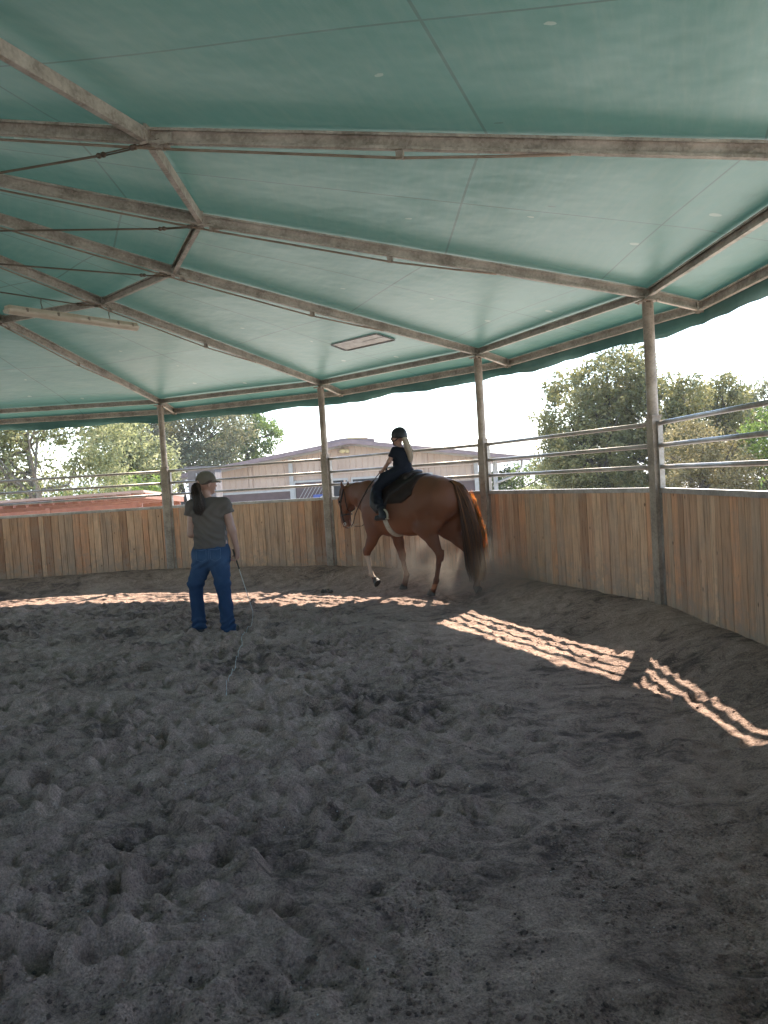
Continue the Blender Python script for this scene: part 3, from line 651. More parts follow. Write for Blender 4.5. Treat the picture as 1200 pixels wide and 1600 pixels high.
MT['hoof'] = simple('hoof_horn', (0.03, 0.025, 0.02), (0.07, 0.055, 0.045), rough=0.6, scale=20)
MT['leather'] = simple('dark_brown_leather', (0.011, 0.007, 0.006), (0.022, 0.013, 0.011), spec=0.25, rough=0.42, scale=12, bump=0.15, bscale=120, dist=.003)
MT['leather_brown'] = simple('brown_leather_skirt', (0.018, 0.010, 0.008), (0.034, 0.018, 0.013), spec=0.12, rough=0.7, scale=9, bump=0.15, bscale=120, dist=.003)
MT['girth'] = simple('pale_girth', (0.30, 0.26, 0.20), (0.42, 0.37, 0.30), rough=0.8, scale=30)
MT['metal'] = simple('bright_steel', (0.5, 0.48, 0.44), (0.7, 0.68, 0.64), rough=0.3, metal=0.8)
MT['stirrup'] = simple('pale_stirrup_leather', (0.33, 0.27, 0.19), (0.48, 0.41, 0.31), rough=0.6, scale=15)
MT['skin'] = simple('skin', (0.33, 0.17, 0.125), (0.40, 0.22, 0.165), rough=0.5, scale=6)
MT['olive'] = simple('olive_knit', (0.092, 0.070, 0.062), (0.118, 0.092, 0.080), rough=0.85, scale=3, bump=0.2, bscale=220, dist=.002)
MT['denim'] = byval('blue_denim', [(0.0, (0.008, 0.020, 0.055)), (0.5, (0.026, 0.052, 0.108)), (1.0, (0.075, 0.125, 0.215))], rough=0.85, spec=0.15, nscale=70, namp=0.10, stretch=(1, 1, .6))
MT['denim_seam'] = simple('denim_thread', (0.08, 0.12, 0.22), (0.12, 0.17, 0.28), rough=0.8)
MT['cap'] = simple('khaki_cap', (0.115, 0.09, 0.068), (0.15, 0.12, 0.09), rough=0.85, scale=8, bump=0.15, bscale=200, dist=.002)
MT['hair_dark'] = byval('dark_brown_hair', [(0.0, (0.012, 0.008, 0.007)), (0.6, (0.035, 0.02, 0.016)), (1.0, (0.09, 0.05, 0.035))], rough=0.4, namp=0.02)
MT['hair_blonde'] = byval('blonde_hair', [(0.0, (0.42, 0.30, 0.21)), (0.5, (0.70, 0.55, 0.41)), (1.0, (0.88, 0.77, 0.64))], rough=0.45, namp=0.02, trans=0.3)
MT['navy'] = simple('dark_navy_cloth', (0.007, 0.008, 0.013), (0.012, 0.013, 0.020), rough=0.9, scale=5, spec=0.12)
MT['black_boot'] = simple('black_boot', (0.008, 0.008, 0.010), (0.016, 0.016, 0.02), spec=0.25, rough=0.45)
MT['helmet'] = simple('black_helmet', (0.012, 0.013, 0.015), (0.020, 0.022, 0.026), spec=0.3, rough=0.5, scale=30)
MT['shoe'] = simple('dusty_grey_shoe', (0.07, 0.065, 0.06), (0.13, 0.12, 0.105), rough=0.85, scale=20)
MT['eye'] = simple('eye', (0.01, 0.006, 0.004), rough=0.1)
MT['white_cord'] = simple('white_cord', (0.55, 0.55, 0.52), (0.7, 0.7, 0.66), rough=0.7)

def strands(name, mat, parent, roots, tips_fn, n, w, seg=8, seedv=1):
    """a lock of hair: many tapered flat ribbons"""
    rg = np.random.default_rng(seedv); V = []; F = []; vals = []
    for i in range(n):
        pts = tips_fn(rg, seg); a = rg.random(); base = len(V); sidev = Vector(rg.normal(size=3)).normalized()
        for j, p in enumerate(pts):
            p = Vector(p); d = (Vector(pts[min(j+1, seg)])-Vector(pts[max(j-1, 0)])).normalized(); s1 = d.cross(sidev).normalized(); s2_ = d.cross(s1)
            r_ = w*(1-(j/seg)**2*.85)*(0.7+.6*a)
            for (cu, cv) in ((1, 0), (-.5, .87), (-.5, -.87)): V.append(tuple(p+s1*r_*cu+s2_*r_*cv*.5)); vals.append(a)
        for j in range(seg):
            for q in range(3): F.append((base+j*3+q, base+j*3+(q+1) % 3, base+(j+1)*3+(q+1) % 3, base+(j+1)*3+q))
    return link(name, np_mesh(name, np.array(V), np.array(F), {'val': np.array(vals)}), mat, parent, True)

# ------------------------------------------------------------------ horse
HO = (0.601, 9.225, 0.076)
horse = empty('horse', HO, R(135))
tag(horse, 'chestnut horse walking left along the wall with a long tail and white foreleg', 'horse')
trunk = [
    ((.76, 0, 1.125), (.10, 0, 1.165), .365, .345, .76, .05),
    ((.40, 0, 1.10), (.20, 0, 1.12), .345, .34, .83, .05),
    ((.05, 0, 1.205), (-.16, 0, 1.225), .315, .275, .98, .06),
    ((.82, 0, 1.10), (1.03, 0, 1.08), .33, .235, .74, .07),
    ((.86, 0, 1.40), (.62, 0, 1.36), .11, .15, .75, .07),
    ((-.20, 0, 1.34), (-.33, 0, 1.36), .15, .07, 1.0, .05),
    ((.30, 0, 1.26), (0, 0, 1.30), .23, .215, .9, .07),
]
neckhead = [
    ((.93, 0, 1.24), (1.18, 0, 1.29), .245, .205, .52, .07),
    ((1.18, 0, 1.29), (1.40, 0, 1.335), .205, .155, .46, .05),
    ((1.40, 0, 1.335), (1.60, 0, 1.345), .155, .115, .50, .04),
    ((1.60, 0, 1.33), (1.655, 0, 1.22), .115, .112, .68, .035),
    ((1.64, 0, 1.20), (1.685, 0, 1.02), .105, .078, .72, .03),
    ((1.685, 0, 1.04), (1.680, 0, .93), .080, .060, .70, .03),
    ((1.682, 0, .945), (1.655, 0, .895), .058, .050, .92, .025),
    ((1.625, 0, .935), (1.61, 0, .905), .030, .026, 1.1, .02),
    ((1.60, .055, 1.20), (1.59, .055, 1.16), .065, .055, .55, .03),
    ((1.60, -.055, 1.20), (1.59, -.055, 1.16), .065, .055, .55, .03),
    ((1.725, .055, 1.27), (1.73, .05, 1.22), .022, .020, .8, .02),
    ((1.725, -.055, 1.27), (1.73, -.05, 1.22), .022, .020, .8, .02),
]
def ear(y):
    return [((1.612, y*.8, 1.42), (1.640, y, 1.475), .026, .022, 1.0, .015), ((1.640, y, 1.475), (1.650, y*1.02, 1.525), .022, .006, .9, .01)]
legs = []
def hind(y, hip, stf, hock, fet, hoof):
    s_ = 1 if y > 0 else -1
    return [((hip[0], y*.85, hip[1]), (stf[0]-.05, y, stf[1]+.02), .225, .165, .68, .07),
            ((-.20, y*.8, 1.18), (stf[0]-.16, y*.95, stf[1]+.02), .15, .10, .8, .06),
            ((stf[0], y, stf[1]), ((stf[0]+hock[0])/2-.01, y, (stf[1]+hock[1])/2), .145, .085, .62, .05),
            (((stf[0]+hock[0])/2-.02, y, (stf[1]+hock[1])/2), (hock[0], y, hock[1]), .085, .052, .72, .03),
            ((hock[0]-.055, y, hock[1]+.045), (hock[0]-.02, y, hock[1]-.06), .022, .034, .8, .02),
            ((hock[0], y, hock[1]), (hock[0]*.6+fet[0]*.4, y, hock[1]*.6+fet[1]*.4), .050, .034, .75, .02),
            ((hock[0]*.6+fet[0]*.4, y, hock[1]*.6+fet[1]*.4), (fet[0], y, fet[1]), .033, .033, .75, .015),
            ((fet[0], y, fet[1]), (fet[0], y, fet[1]), .041, .041, .85, .015),
            ((fet[0], y, fet[1]), (hoof[0], y, hoof[1]), .034, .040, .9, .015)]
def fore(y, elb, knee, fet, hoof):
    return [((.96, y*.9, 1.16), (elb[0]+.04, y, elb[1]+.10), .20, .13, .6, .06),
            ((1.00, y*.8, 1.02), (elb[0]+.08, y, elb[1]+.02), .15, .12, .7, .06),
            ((elb[0], y, elb[1]+.03), ((elb[0]+knee[0])/2, y, (elb[1]+knee[1])/2), .115, .078, .72, .04),
            (((elb[0]+knee[0])/2, y, (elb[1]+knee[1])/2), (knee[0], y, knee[1]), .076, .052, .78, .02),
            ((knee[0], y, knee[1]+.02), (knee[0], y, knee[1]-.03), .054, .046, .82, .015),
            ((knee[0], y, knee[1]-.03), (fet[0], y, fet[1]), .036, .030, .82, .015),
            ((fet[0], y, fet[1]), (fet[0], y, fet[1]), .039, .039, .88, .015),
            ((fet[0], y, fet[1]), (hoof[0], y, hoof[1]), .032, .038, .92, .015)]
LEGS = [
    hind(.145, (-.06, 1.10), (.05, .90), (-.185, .545), (-.10, .215), (-.035, .085)),
    hind(-.145, (-.08, 1.10), (-.05, .88), (-.43, .52), (-.535, .24), (-.50, .11)),
    fore(.150, (.90, .86), (1.125, .54), (1.065, .255), (.995, .165)),
    fore(-.150, (.84, .84), (.745, .47), (.690, .205), (.735, .075)),
]
def body_field(res=.011, grow=0.0):
    f = Field((-.80, -.42, -.03), (1.86, .42, 1.60), res, side=(0, 1, 0))
    f.prims(trunk, grow); return f
hf = body_field()
hf.prims(neckhead); hf.prims(ear(.062)); hf.prims(ear(-.062))
for l_ in LEGS: hf.prims(l_)
# hollows and muscle lines
X_, Y_, Z_ = hf.grid()
hf.F += (0.007*np.sin(X_*7+1)*np.sin(Z_*8)*np.cos(Y_*5)+.004*np.sin(X_*26-Z_*9)*np.exp(-((X_-.45)**2/.06+(Z_-1.1)**2/.05))).astype(np.float32)
for (cx, cy, cz, r_, dd) in ((.20, .30, 1.18, .12, .020), (-.12, .27, 1.02, .10, .014), (.10, .27, .98, .05, .022), (.80, .22, 1.20, .05, .018), (.90, .20, .98, .05, .016), (-.20, .22, 1.30, .09, -.014), (-.22, .21, .98, .05, .016), (1.02, .16, 1.12, .07, -.016), (1.3, .10, 1.30, .09, -.012), (1.32, .08, 1.22, .04, .014), (1.66, .095, 1.08, .05, .008), (.60, .33, 1.15, .2, -.006), (1.0, .2, 1.25, .10, .014), (-.02, .30, 1.10, .08, -.012), (1.15, .14, 1.13, .07, .008)):
    for s_ in (-1, 1):
        hf.F += (dd*np.exp(-((X_-cx)**2+(Y_-s_*cy)**2+(Z_-cz)**2)/(r_*r_))).astype(np.float32)
def coat(V):
    x, y, z = V[:, 0], V[:, 1], V[:, 2]; v = np.full(len(V), 0.50)
    v += 0.10*sstep(1.25, .85, z)*sstep(.0, .3, x)*sstep(.9, .6, x)         # lighter belly
    v -= 0.16*sstep(.62, .30, z)                                             # darker lower legs
    near_fore = (y > 0.02) & (x > .93) & (z < .50) & (z > .20); v = np.where(near_fore, 0.97, v)
    v = np.where((z < .17) & (z > .10) & (x < .1) & (x > -.3) & (y > 0), .80, v)
    v = np.where((x > 1.655+.02*(1.3-z)) & (np.abs(y) < .028) & (z < 1.34) & (z > .92), .97, v)   # blaze
    v = np.where((x > 1.60) & (z < .93), .68, v)
    v = np.where((z > 1.35) & (x > 1.60), .42, v)
    return v+0.03*np.sin(x*9)*np.sin(z*11+y*6)
hb = hf.build('body', MT['coat'], horse, coat)
hoofs = [(-.035, .145, .085, 0.10, -.02), (-.50, -.145, .11, -.9, .0), (.995, .150, .165, -1.0, 0), (.735, -.150, .075, 0.05, 0)]
for i, (x, y, z, tilt, _) in enumerate(hoofs):
    m = MB(); ring_ = []
    rotm = Matrix.Rotation(-tilt, 3, 'Y')
    cs = [(-.005, .043, .040), (-.035, .049, .046), (-.075, .058, .054)]
    vs = []
    for (dz, rx, ry) in cs:
        for q in range(14):
            t = 2*math.pi*q/14; p = Vector((rx*math.cos(t)+(.02 if dz < -.02 else .008)*(-dz*12), ry*math.sin(t), dz)); vs.append(rotm @ p+Vector((x+.01, y, z+.01)))
    fs = [(a*14+q, a*14+(q+1) % 14, (a+1)*14+(q+1) % 14, (a+1)*14+q) for a in range(2) for q in range(14)]+[tuple(range(14)), tuple(range(28, 42))[::-1]]
    m.add(vs, fs); m.build('hoof', MT['hoof'], horse, True)
for s_ in (-1, 1): MB().ball((1.688, s_*.079, 1.235), .019, 10, 8).build('eye', MT['eye'], horse, True)
# tail
def tail_fn(rg, seg):
    a = rg.random()*6.283; r_ = math.sqrt(rg.random()); sx_, sy_ = r_*math.cos(a), r_*math.sin(a)
    L_ = rg.uniform(.68, 1.0); out = []
    for j in range(seg+1):
        t = j/seg*L_
        cx = np.interp(t, [0, .08, .2, .5, 1], [-.335, -.40, -.455, -.53, -.585]); cz = np.interp(t, [0, .08, .2, .5, 1], [1.445, 1.40, 1.24, .82, .18])
        w = np.interp(t, [0, .15, .5, .85, 1], [.028, .075, .125, .13, .08]); wy = np.interp(t, [0, .15, .5, 1], [.03, .085, .125, .11]); dyy = -.07*math.sin(min(1.0, t*2.2)*1.5)
        out.append((cx+sx_*w+.012*math.sin(7*t+a*3), dyy+sy_*wy+.012*math.sin(6*t+a), cz+.01*sx_))
    return out
strands('tail', MT['hair_red'], horse, None, tail_fn, 2000, .0042, 12, 5)
def fringe_fn(rg, seg):
    t0 = rg.uniform(.12, .55); L_ = rg.uniform(.18, .34); a = rg.random()*6.283; q = rg.uniform(0, 1); out = []
    for j in range(seg+1):
        t = t0+L_*j/seg; cx = np.interp(t, [0, .2, .5, 1], [-.38, -.50, -.60, -.66]); cz = np.interp(t, [0, .08, .2, .5, 1], [1.44, 1.39, 1.22, .82, .12]); dy = np.interp(t, [0, .2, .5, 1], [-.04, -.115, -.15, -.13])
        out.append((cx+.02-.060*q*q+.014*math.sin(9*t+a), dy-.06*q+.014*math.sin(11*t+a*2), cz))
    return out
strands('tail_sunlit_edge', MT['hair_sunlit_paint'], horse, None, fringe_fn, 300, .0034, 8, 15)  # extra strands in the painted sunlit colour along the tail's sun side
def mane_fn(rg, seg):
    t0 = rg.random(); x = .98+.64*t0; z = np.interp(x, [.98, 1.1, 1.25, 1.4, 1.62], [1.478, 1.488, 1.492, 1.482, 1.452]); s_ = -1 if rg.random() < .6 else 1; L_ = rg.uniform(.10, .22) if s_ < 0 else rg.uniform(.04, .10)
    return [(x+.03*j/seg*rg.uniform(.5, 1), s_*(.002+.085*math.sin(min(j/seg*1.5, 1.5))*(1 if s_ < 0 else .45)), z+.014*math.sin(3*j/seg)-L_*(j/seg)**1.8) for j in range(seg+1)]
strands('mane', MT['hair_mane'], horse, None, mane_fn, 900, .0042, 6, 6)
def fore_fn(rg, seg):
    y = rg.uniform(-.04, .04); L_ = rg.uniform(.08, .17)
    return [(1.645+.08*math.sin(j/seg*1.3), y*(1+.3*j/seg), 1.455-L_*(j/seg)**1.3) for j in range(seg+1)]
strands('forelock', MT['hair_mane'], horse, None, fore_fn, 120, .004, 5, 8)

# bridle with reins -------------------------------------------------------
bridle = empty('bridle', HO, R(135)); tag(bridle, 'dark leather bridle with bit and reins on the chestnut horse', 'bridle')
def strap(pts, w=.009, mat='leather', parent=bridle, name='strap', t=.35):
    return MB().tube(pts, w, 8, flat=t).build(name, MT[mat], parent, True)
for s_ in (-1, 1):
    strap([(1.60, s_*.078, 1.40), (1.645, s_*.092, 1.27), (1.665, s_*.088, 1.12), (1.650, s_*.068, .975), (1.632, s_*.056, .925)], .010, name='cheek_strap')
    strap([(1.585, s_*.075, 1.38), (1.555, s_*.09, 1.24), (1.545, s_*.07, 1.12), (1.56, 0, 1.085)], .007, name='throat_latch')
    MB().tube([(1.632+.022*math.cos(t), s_*.060, .915+.022*math.sin(t)) for t in np.linspace(0, 2*math.pi, 13)], .004, 6).build('bit_ring', MT['metal'], bridle, True)
strap([(1.60, s*.08, 1.40+.055*(1-abs(s))) for s in np.linspace(-1, 1, 9)], .012, name='crown_piece')
strap([(1.655+.065*(1-s*s), s*.098, 1.335) for s in np.linspace(-1, 1, 11)], .010, name='brow_band')
strap([(1.66+.095*math.cos(t)*.93-.012, .072*math.sin(t), 1.045-.012*math.cos(t)) for t in np.linspace(-2.9, 2.9, 22)], .011, name='nose_band')
for s_ in (-1, 1):
    hand = (.835, .085*s_+.0, 1.615)
    strap([(1.635, s_*.066, .905), (1.56, s_*.085, .865), (1.46, s_*.11, .875), (1.36, s_*.145, .94), (1.27, s_*.185, 1.06), (1.15, s_*.19, 1.22), (1.00, s_*.165, 1.42), hand], .0065, name='rein')
strap([(1.625, .066, .90), (1.52, .10, .875), (1.40, .14, .885), (1.29, .17, .92), (1.20, .19, .93)], .0045, 'girth', name='lead_strap')

# saddle ------------------------------------------------------------------
saddle = empty('saddle', HO, R(135)); tag(saddle, 'dark brown leather saddle with pale girth on the chestnut horse', 'saddle')
def poly_dist(px, pz, poly):
    """signed distance to a polygon, numpy"""
    d = np.full(np.broadcast(px, pz).shape, 1e9); ins = np.zeros(d.shape, bool); n = len(poly)
    for i in range(n):
        ax_, az_ = poly[i]; bx, bz = poly[(i+1) % n]; ex, ez = bx-ax_, bz-az_; wx, wz = px-ax_, pz-az_
        t = np.clip((wx*ex+wz*ez)/(ex*ex+ez*ez), 0, 1); d = np.minimum(d, np.hypot(wx-ex*t, wz-ez*t))
        c = ((az_ > pz) != (bz > pz)) & (px < (bx-ax_)*(pz-az_)/(bz-az_+1e-12)+ax_); ins ^= c
    return np.where(ins, -d, d)
def shell(name, poly, t0, t1, mat, parent, res=.009, rnd=.012, extra=None):
    f = Field((-.1, -.42, .68), (1.05, .42, 1.66), res, side=(0, 1, 0)); f.prims(trunk); f.cone((.96, 0, 1.16), (.9, 0, 1.0), .2, .13, 1.2, .06)
    for l_ in LEGS[2:]: f.prims(l_[:2])
    Xg, Yg, Zg = f.grid(); pd = poly_dist(Xg+0*Zg, Zg+0*Xg, poly)
    thick = t1*np.clip(1-np.exp(pd/rnd), 0.25, 1)
    f.F = np.maximum(np.maximum(f.F-thick, -(f.F-t0)), pd).astype(np.float32)
    return f.build(name, MT[mat], parent)
shell('skirt', [(.86, 1.58), (.83, 1.30), (.66, 1.19), (.30, 1.20), (.10, 1.30), (.06, 1.60), (.3, 1.65), (.6, 1.65)], -.012, .022, 'leather_brown', saddle)
shell('flap', [(.83, 1.60), (.90, 1.42), (.86, 1.16), (.74, 1.06), (.58, 1.10), (.50, 1.28), (.30, 1.40), (.16, 1.48), (.20, 1.66), (.6, 1.66)], .010, .040, 'leather', saddle)
shell('girth_strap', [(.585, 1.12), (.665, 1.12), (.675, .80), (.665, .5), (.585, .5), (.575, .80)], -.01, .018, 'girth', saddle, res=.008)
sf = Field((.05, -.30, 1.38), (.98, .30, 1.80), .008, side=(0, 1, 0))
sf.prims([((.76, 0, 1.52), (.34, 0, 1.51), .075, .085, 1.75, .03), ((.76, 0, 1.54), (.78, 0, 1.595), .06, .035, 1.5, .03),
          ((.32, 0, 1.535), (.25, 0, 1.585), .055, .034, 3.2, .03), ((.30, .11, 1.50), (.40, .12, 1.46), .06, .05, 1.0, .03), ((.30, -.11, 1.50), (.40, -.12, 1.46), .06, .05, 1.0, .03)])
sf.build('seat', MT['leather'], saddle)
MB().tube([(.795, .0, 1.60), (.80, .0, 1.655), (.812, .0, 1.70)], [.018, .014, .02], 10).build('horn', MT['leather'], saddle, True)
for s_ in (-1, 1):
    w_ = MB(); w_.tube([(.66, s_*.29, 1.30), (.60, s_*.345, 1.12), (.56, s_*.365, 1.06)], .012, 8, flat=.3); w_.build('stirrup_leather', MT['leather'], saddle, True)
    c = Vector((.535, s_*.362, 1.055)); ring_ = [c+Vector((.004*math.sin(t), .075*math.cos(t)*1.0, .068*math.sin(t)-.0)) for t in np.linspace(-.55, math.pi+.55, 16)]
    sr = MB(); sr.tube([c+Vector((0.062*math.cos(t)*1.0, .0, .072*math.sin(t))) for t in np.linspace(-.6, math.pi+.6, 16)], .0135, 8, flat=1.0); sr.build('stirrup', MT['stirrup'], saddle, True)
    MB().box((c.x, c.y, c.z-.045), (.125, .06, .012)).build('stirrup_tread', MT['stirrup'], saddle)

# ------------------------------------------------------------------ rider
rider = empty('person', HO, R(135)); tag(rider, 'child rider in black helmet and dark clothes with blonde ponytail on the horse', 'person')
SD = (0, 1, 0)
torso_r = [((.50, 0, 1.605), (.50, 0, 1.70), .088, .078, 1.38, .04), ((.50, 0, 1.70), (.505, 0, 1.84), .078, .083, 1.28, .04), ((.505, .0, 1.875), (.51, 0, 1.88), .060, .060, 1.9, .03)]
neck_r = [((.515, 0, 1.90), (.53, 0, 1.985), .034, .034, 1.0, .02)]
head_r = [((.525, 0, 2.085), (.55, 0, 2.06), .088, .080, .84, .03), ((.58, 0, 2.02), (.585, 0, 1.985), .052, .036, .85, .03), ((.628, 0, 2.045), (.638, 0, 2.025), .012, .014, 1, .012), ((.615, 0, 1.995), (.62, 0, 1.99), .014, .012, 1.6, .01),
          ((.535, .078, 2.045), (.53, .082, 2.02), .020, .014, .5, .01), ((.535, -.078, 2.045), (.53, -.082, 2.02), .020, .014, .5, .01)]
def arm_r(s_): return [((.51, .115*s_, 1.885), (.575, .165*s_, 1.745), .036, .029, 1, .02), ((.575, .165*s_, 1.745), (.775, .095*s_, 1.632), .029, .020, 1, .015)]
def hand_r(s_):
    o = [((.775, .095*s_, 1.632), (.825, .086*s_, 1.615), .019, .024, 1.0, .01)]
    for q in range(4):
        z0 = 1.630-q*.013; kx = .842-q*.003
        o += [((kx-.012, .092*s_, z0), (kx+.008, .076*s_, z0-.003), .0085, .008, 1, .004), ((kx+.008, .076*s_, z0-.003), (kx-.008, .062*s_, z0-.006), .0078, .0065, 1, .004)]
    o += [((.812, .084*s_, 1.632), (.832, .066*s_, 1.640), .009, .007, 1, .005)]
    return o
def leg_r(s_): return [((.50, .075*s_, 1.60), (.60, .235*s_, 1.52), .085, .070, 1, .05), ((.60, .235*s_, 1.52), (.680, .315*s_, 1.405), .070, .052, 1, .03), ((.680, .315*s_, 1.405), (.635, .355*s_, 1.24), .052, .046, 1, .02), ((.635, .355*s_, 1.24), (.555, .365*s_, 1.085), .044, .034, 1, .02)]
def foot_r(s_): return [((.555, .365*s_, 1.075), (.545, .366*s_, 1.045), .034, .034, 1, .02), ((.52, .366*s_, 1.035), (.645, .375*s_, 1.022), .030, .027, 1.25, .02)]
rf = Field((.30, -.45, .95), (.90, .45, 2.22), .0055, side=SD)
rf.prims(torso_r+neck_r+head_r)
for s_ in (-1, 1): rf.prims(arm_r(s_)); rf.prims(hand_r(s_)); rf.prims(leg_r(s_)); rf.prims(foot_r(s_))
rf.build('body', MT['skin'], rider)
tf = Field((.30, -.30, 1.52), (.75, .30, 1.98), .006, side=SD); tf.prims(torso_r, .016)
for s_ in (-1, 1): tf.cone((.51, .115*s_, 1.885), (.548, .150*s_, 1.800), .047, .047, 1, .03)
Xg, Yg, Zg = tf.grid(); tf.F += (.004*np.sin(Zg*60+Yg*18+np.sin(Yg*25)*1.5)*np.exp(-((Zg-1.66)/.07)**2)+.003*np.sin(Yg*50+Zg*20)*np.exp(-((Zg-1.8)/.06)**2)).astype(np.float32)
cut = np.maximum(Zg-1.935+.3*np.abs(Xg-.515), 1.545-Zg)
for s_ in (-1, 1): cut = np.maximum(cut, np.where(Yg*s_ > .140, (Xg-.548)*.25+(Yg*s_-.150)*.31-(Zg-1.800)*.9-.004, -1))
tf.F = np.maximum(tf.F, cut).astype(np.float32); tf.build('shirt', MT['navy'], rider)
lf = Field((.34, -.46, .98), (.86, .46, 1.72), .0065, side=SD); lf.cone((.49, 0, 1.585), (.50, 0, 1.65), .096, .086, 1.32, .04)
for s_ in (-1, 1): lf.prims(leg_r(s_), .010)
Xg, Yg, Zg = lf.grid(); lf.F += (.0035*np.sin(Zg*70+Xg*40)).astype(np.float32); lf.F = np.maximum(lf.F, 1.13-Zg).astype(np.float32); lf.build('trousers', MT['navy'], rider)
for s_ in (-1, 1):
    bf = Field((.42, min(s_*.30, s_*.46), .96), (.74, max(s_*.30, s_*.46), 1.24), .005, side=SD); bf.prims(foot_r(s_), .009); bf.cone((.632, .355*s_, 1.235), (.555, .365*s_, 1.085), .054, .045, 1, .02)
    bf.cone((.50, .366*s_, 1.012), (.67, .377*s_, 1.008), .018, .018, 1.8, .01)
    Xg, Yg, Zg = bf.grid(); bf.F = np.maximum(bf.F, Zg-1.19+.3*(Xg-.62)).astype(np.float32); bf.build('boot', MT['black_boot'], rider)
hm = Field((.36, -.18, 1.98), (.78, .18, 2.24), .005, side=SD)
hm.cone((.515, 0, 2.085), (.535, 0, 2.085), .106, .103, .90, .02)
Xg, Yg, Zg = hm.grid(); inner = np.sqrt((Xg-.525)**2+(Yg/.88)**2+(Zg-2.07)**2)-.088
hm.F = np.maximum(np.maximum(hm.F, 2.045+.10*(Xg-.52)-Zg), -inner)
hm.cone((.60, 0, 2.052), (.655, 0, 2.040), .012, .010, 6.0, .012)
hm.cone((.44, 0, 2.055), (.50, 0, 2.05), .020, .010, 3.6, .012)
hm.build('helmet', MT['helmet'], rider)
strap([(.60, .080, 2.045), (.575, .078, 2.00), (.585, .045, 1.955), (.59, 0, 1.945), (.585, -.045, 1.955), (.575, -.078, 2.0), (.60, -.08, 2.045)], .008, 'helmet', rider, 'chin_strap')
strap([(.46, .075, 2.045), (.52, .085, 2.01), (.575, .078, 2.00)], .007, 'helmet', rider, 'chin_strap')
for s_ in (-1, 1): MB().ball((.622, s_*.028, 2.052), .009, 8, 6).build('eye', MT['eye'], rider, True)
def pony_fn(rg, seg):
    a = rg.random()*6.283; r_ = math.sqrt(rg.random()); L_ = rg.uniform(.75, 1.0); o = []
    for j in range(seg+1):
        t = j/seg*L_; cx = np.interp(t, [0, .15, .4, 1], [.452, .418, .398, .388]); cz = np.interp(t, [0, .15, .4, 1], [2.06, 2.02, 1.93, 1.71]); cy = np.interp(t, [0, .4, 1], [0, -.015, -.055])+.008*math.sin(7*t); w = np.interp(t, [0, .1, .5, 1], [.028, .042, .066, .026])
        o.append((cx+w*.6*r_*math.cos(a), cy+w*r_*math.sin(a)+.004*math.sin(9*t+a), cz))
    return o
strands('hair', MT['hair_blonde'], rider, None, pony_fn, 750, .0030, 10, 12)

for o in (horse, bridle, saddle, rider): o.scale = (.951, .951, .951)

# ------------------------------------------------------------------ standing person
WO = (-1.907, 8.179, 0.0)
lady = empty('person', WO); tag(lady, 'woman standing in khaki cap, olive T-shirt and blue jeans holding a whip', 'person')
zf = sand_at(WO[0], WO[1])
# local x right, y away, z up
torso_w = [((.030, 0, .90), (.035, 0, 1.06), .150, .122, 1.0, .06), ((.028, 0, .86), (.028, 0, .90), .118, .118, 1.45, .06), ((.036, 0, 1.06), (.034, 0, 1.28), .098, .108, 1.45, .06), ((.034, .01, 1.33), (.034, .01, 1.35), .075, .072, 2.2, .05)]
torso_w[0] = ((.030, 0, .93), (.036, 0, 1.06), .108, .098, 1.50, .06)
neck_w = [((.022, .01, 1.40), (.015, .02, 1.50), .052, .048, 1, .03)]
hc = Vector((.025, .02, 1.60)); hd = Vector((.80, .60, 0)).normalized(); hs = Vector((-hd.y, hd.x, 0))   # she looks right and away
def hp(f_, l_, u_): v = hc+hd*f_+hs*l_; return (v.x, v.y, v.z+u_)
hsd = tuple(hs)
head_w = [(hp(-.015, 0, .015), hp(.02, 0, .012), .088, .086, .86, .03, hsd), (hp(.045, 0, -.05), hp(.058, 0, -.085), .055, .032, .85, .03, hsd), (hp(.095, 0, -.008), hp(.108, 0, -.028), .010, .014, .9, .010, hsd),
          (hp(.088, 0, -.055), hp(.090, 0, -.062), .013, .012, 1.7, .008, hsd), (hp(.07, 0, -.095), hp(.07, 0, -.098), .018, .016, 1.2, .01, hsd), (hp(.08, .03, .022), hp(.08, -.03, .022), .014, .014, 1, .02, hsd),
          (hp(-.005, .078, -.005), hp(-.012, .082, -.035), .022, .013, .4, .008, hsd), (hp(-.005, -.078, -.005), hp(-.012, -.082, -.035), .022, .013, .4, .008, hsd)]
armL = [((-.135, 0, 1.365), (-.168, -.01, 1.07), .052, .040, 1, .03), ((-.168, -.01, 1.07), (-.09, .20, 1.06), .040, .027, 1, .02)]
armR = [((.205, 0, 1.365), (.272, -.02, 1.08), .054, .041, 1, .03), ((.272, -.02, 1.08), (.306, .01, .865), .041, .027, 1, .02)]
def fingers(base, down, out, palmn, s_=1, curl=1.0):
    """palm + 4 curled fingers + thumb: base wrist, down = along the hand, out = across knuckles, palmn = towards the palm"""
    b = Vector(base); d = Vector(down).normalized(); o = Vector(out).normalized(); p = Vector(palmn).normalized(); L_ = [(b, b+d*.075, .024, .026, 1.35, .012, tuple(o))]
    for q, ln in enumerate((.040, .045, .042, .033)):
        k0 = b+d*.082+o*(.028-.019*q); k1 = k0+(d*.75+p*.65).normalized()*ln; k2 = k1+(p*.9-d*.25*curl).normalized()*ln*.75; k3 = k2+(p*.3-d*.95*curl).normalized()*ln*.5
        L_ += [(k0, k1, .0098, .0090, 1, .004), (k1, k2, .0090, .0082, 1, .003), (k2, k3, .0082, .0072, 1, .003)]
    t0 = b+d*.028+o*.026; t1 = t0+(d*.6+o*.55+p*.55).normalized()*.040; t2 = t1+(d*.55-o*.45+p*.7).normalized()*.034
    L_ += [(t0, t1, .013, .0105, 1, .008), (t1, t2, .0105, .0085, 1, .004)]
    return L_
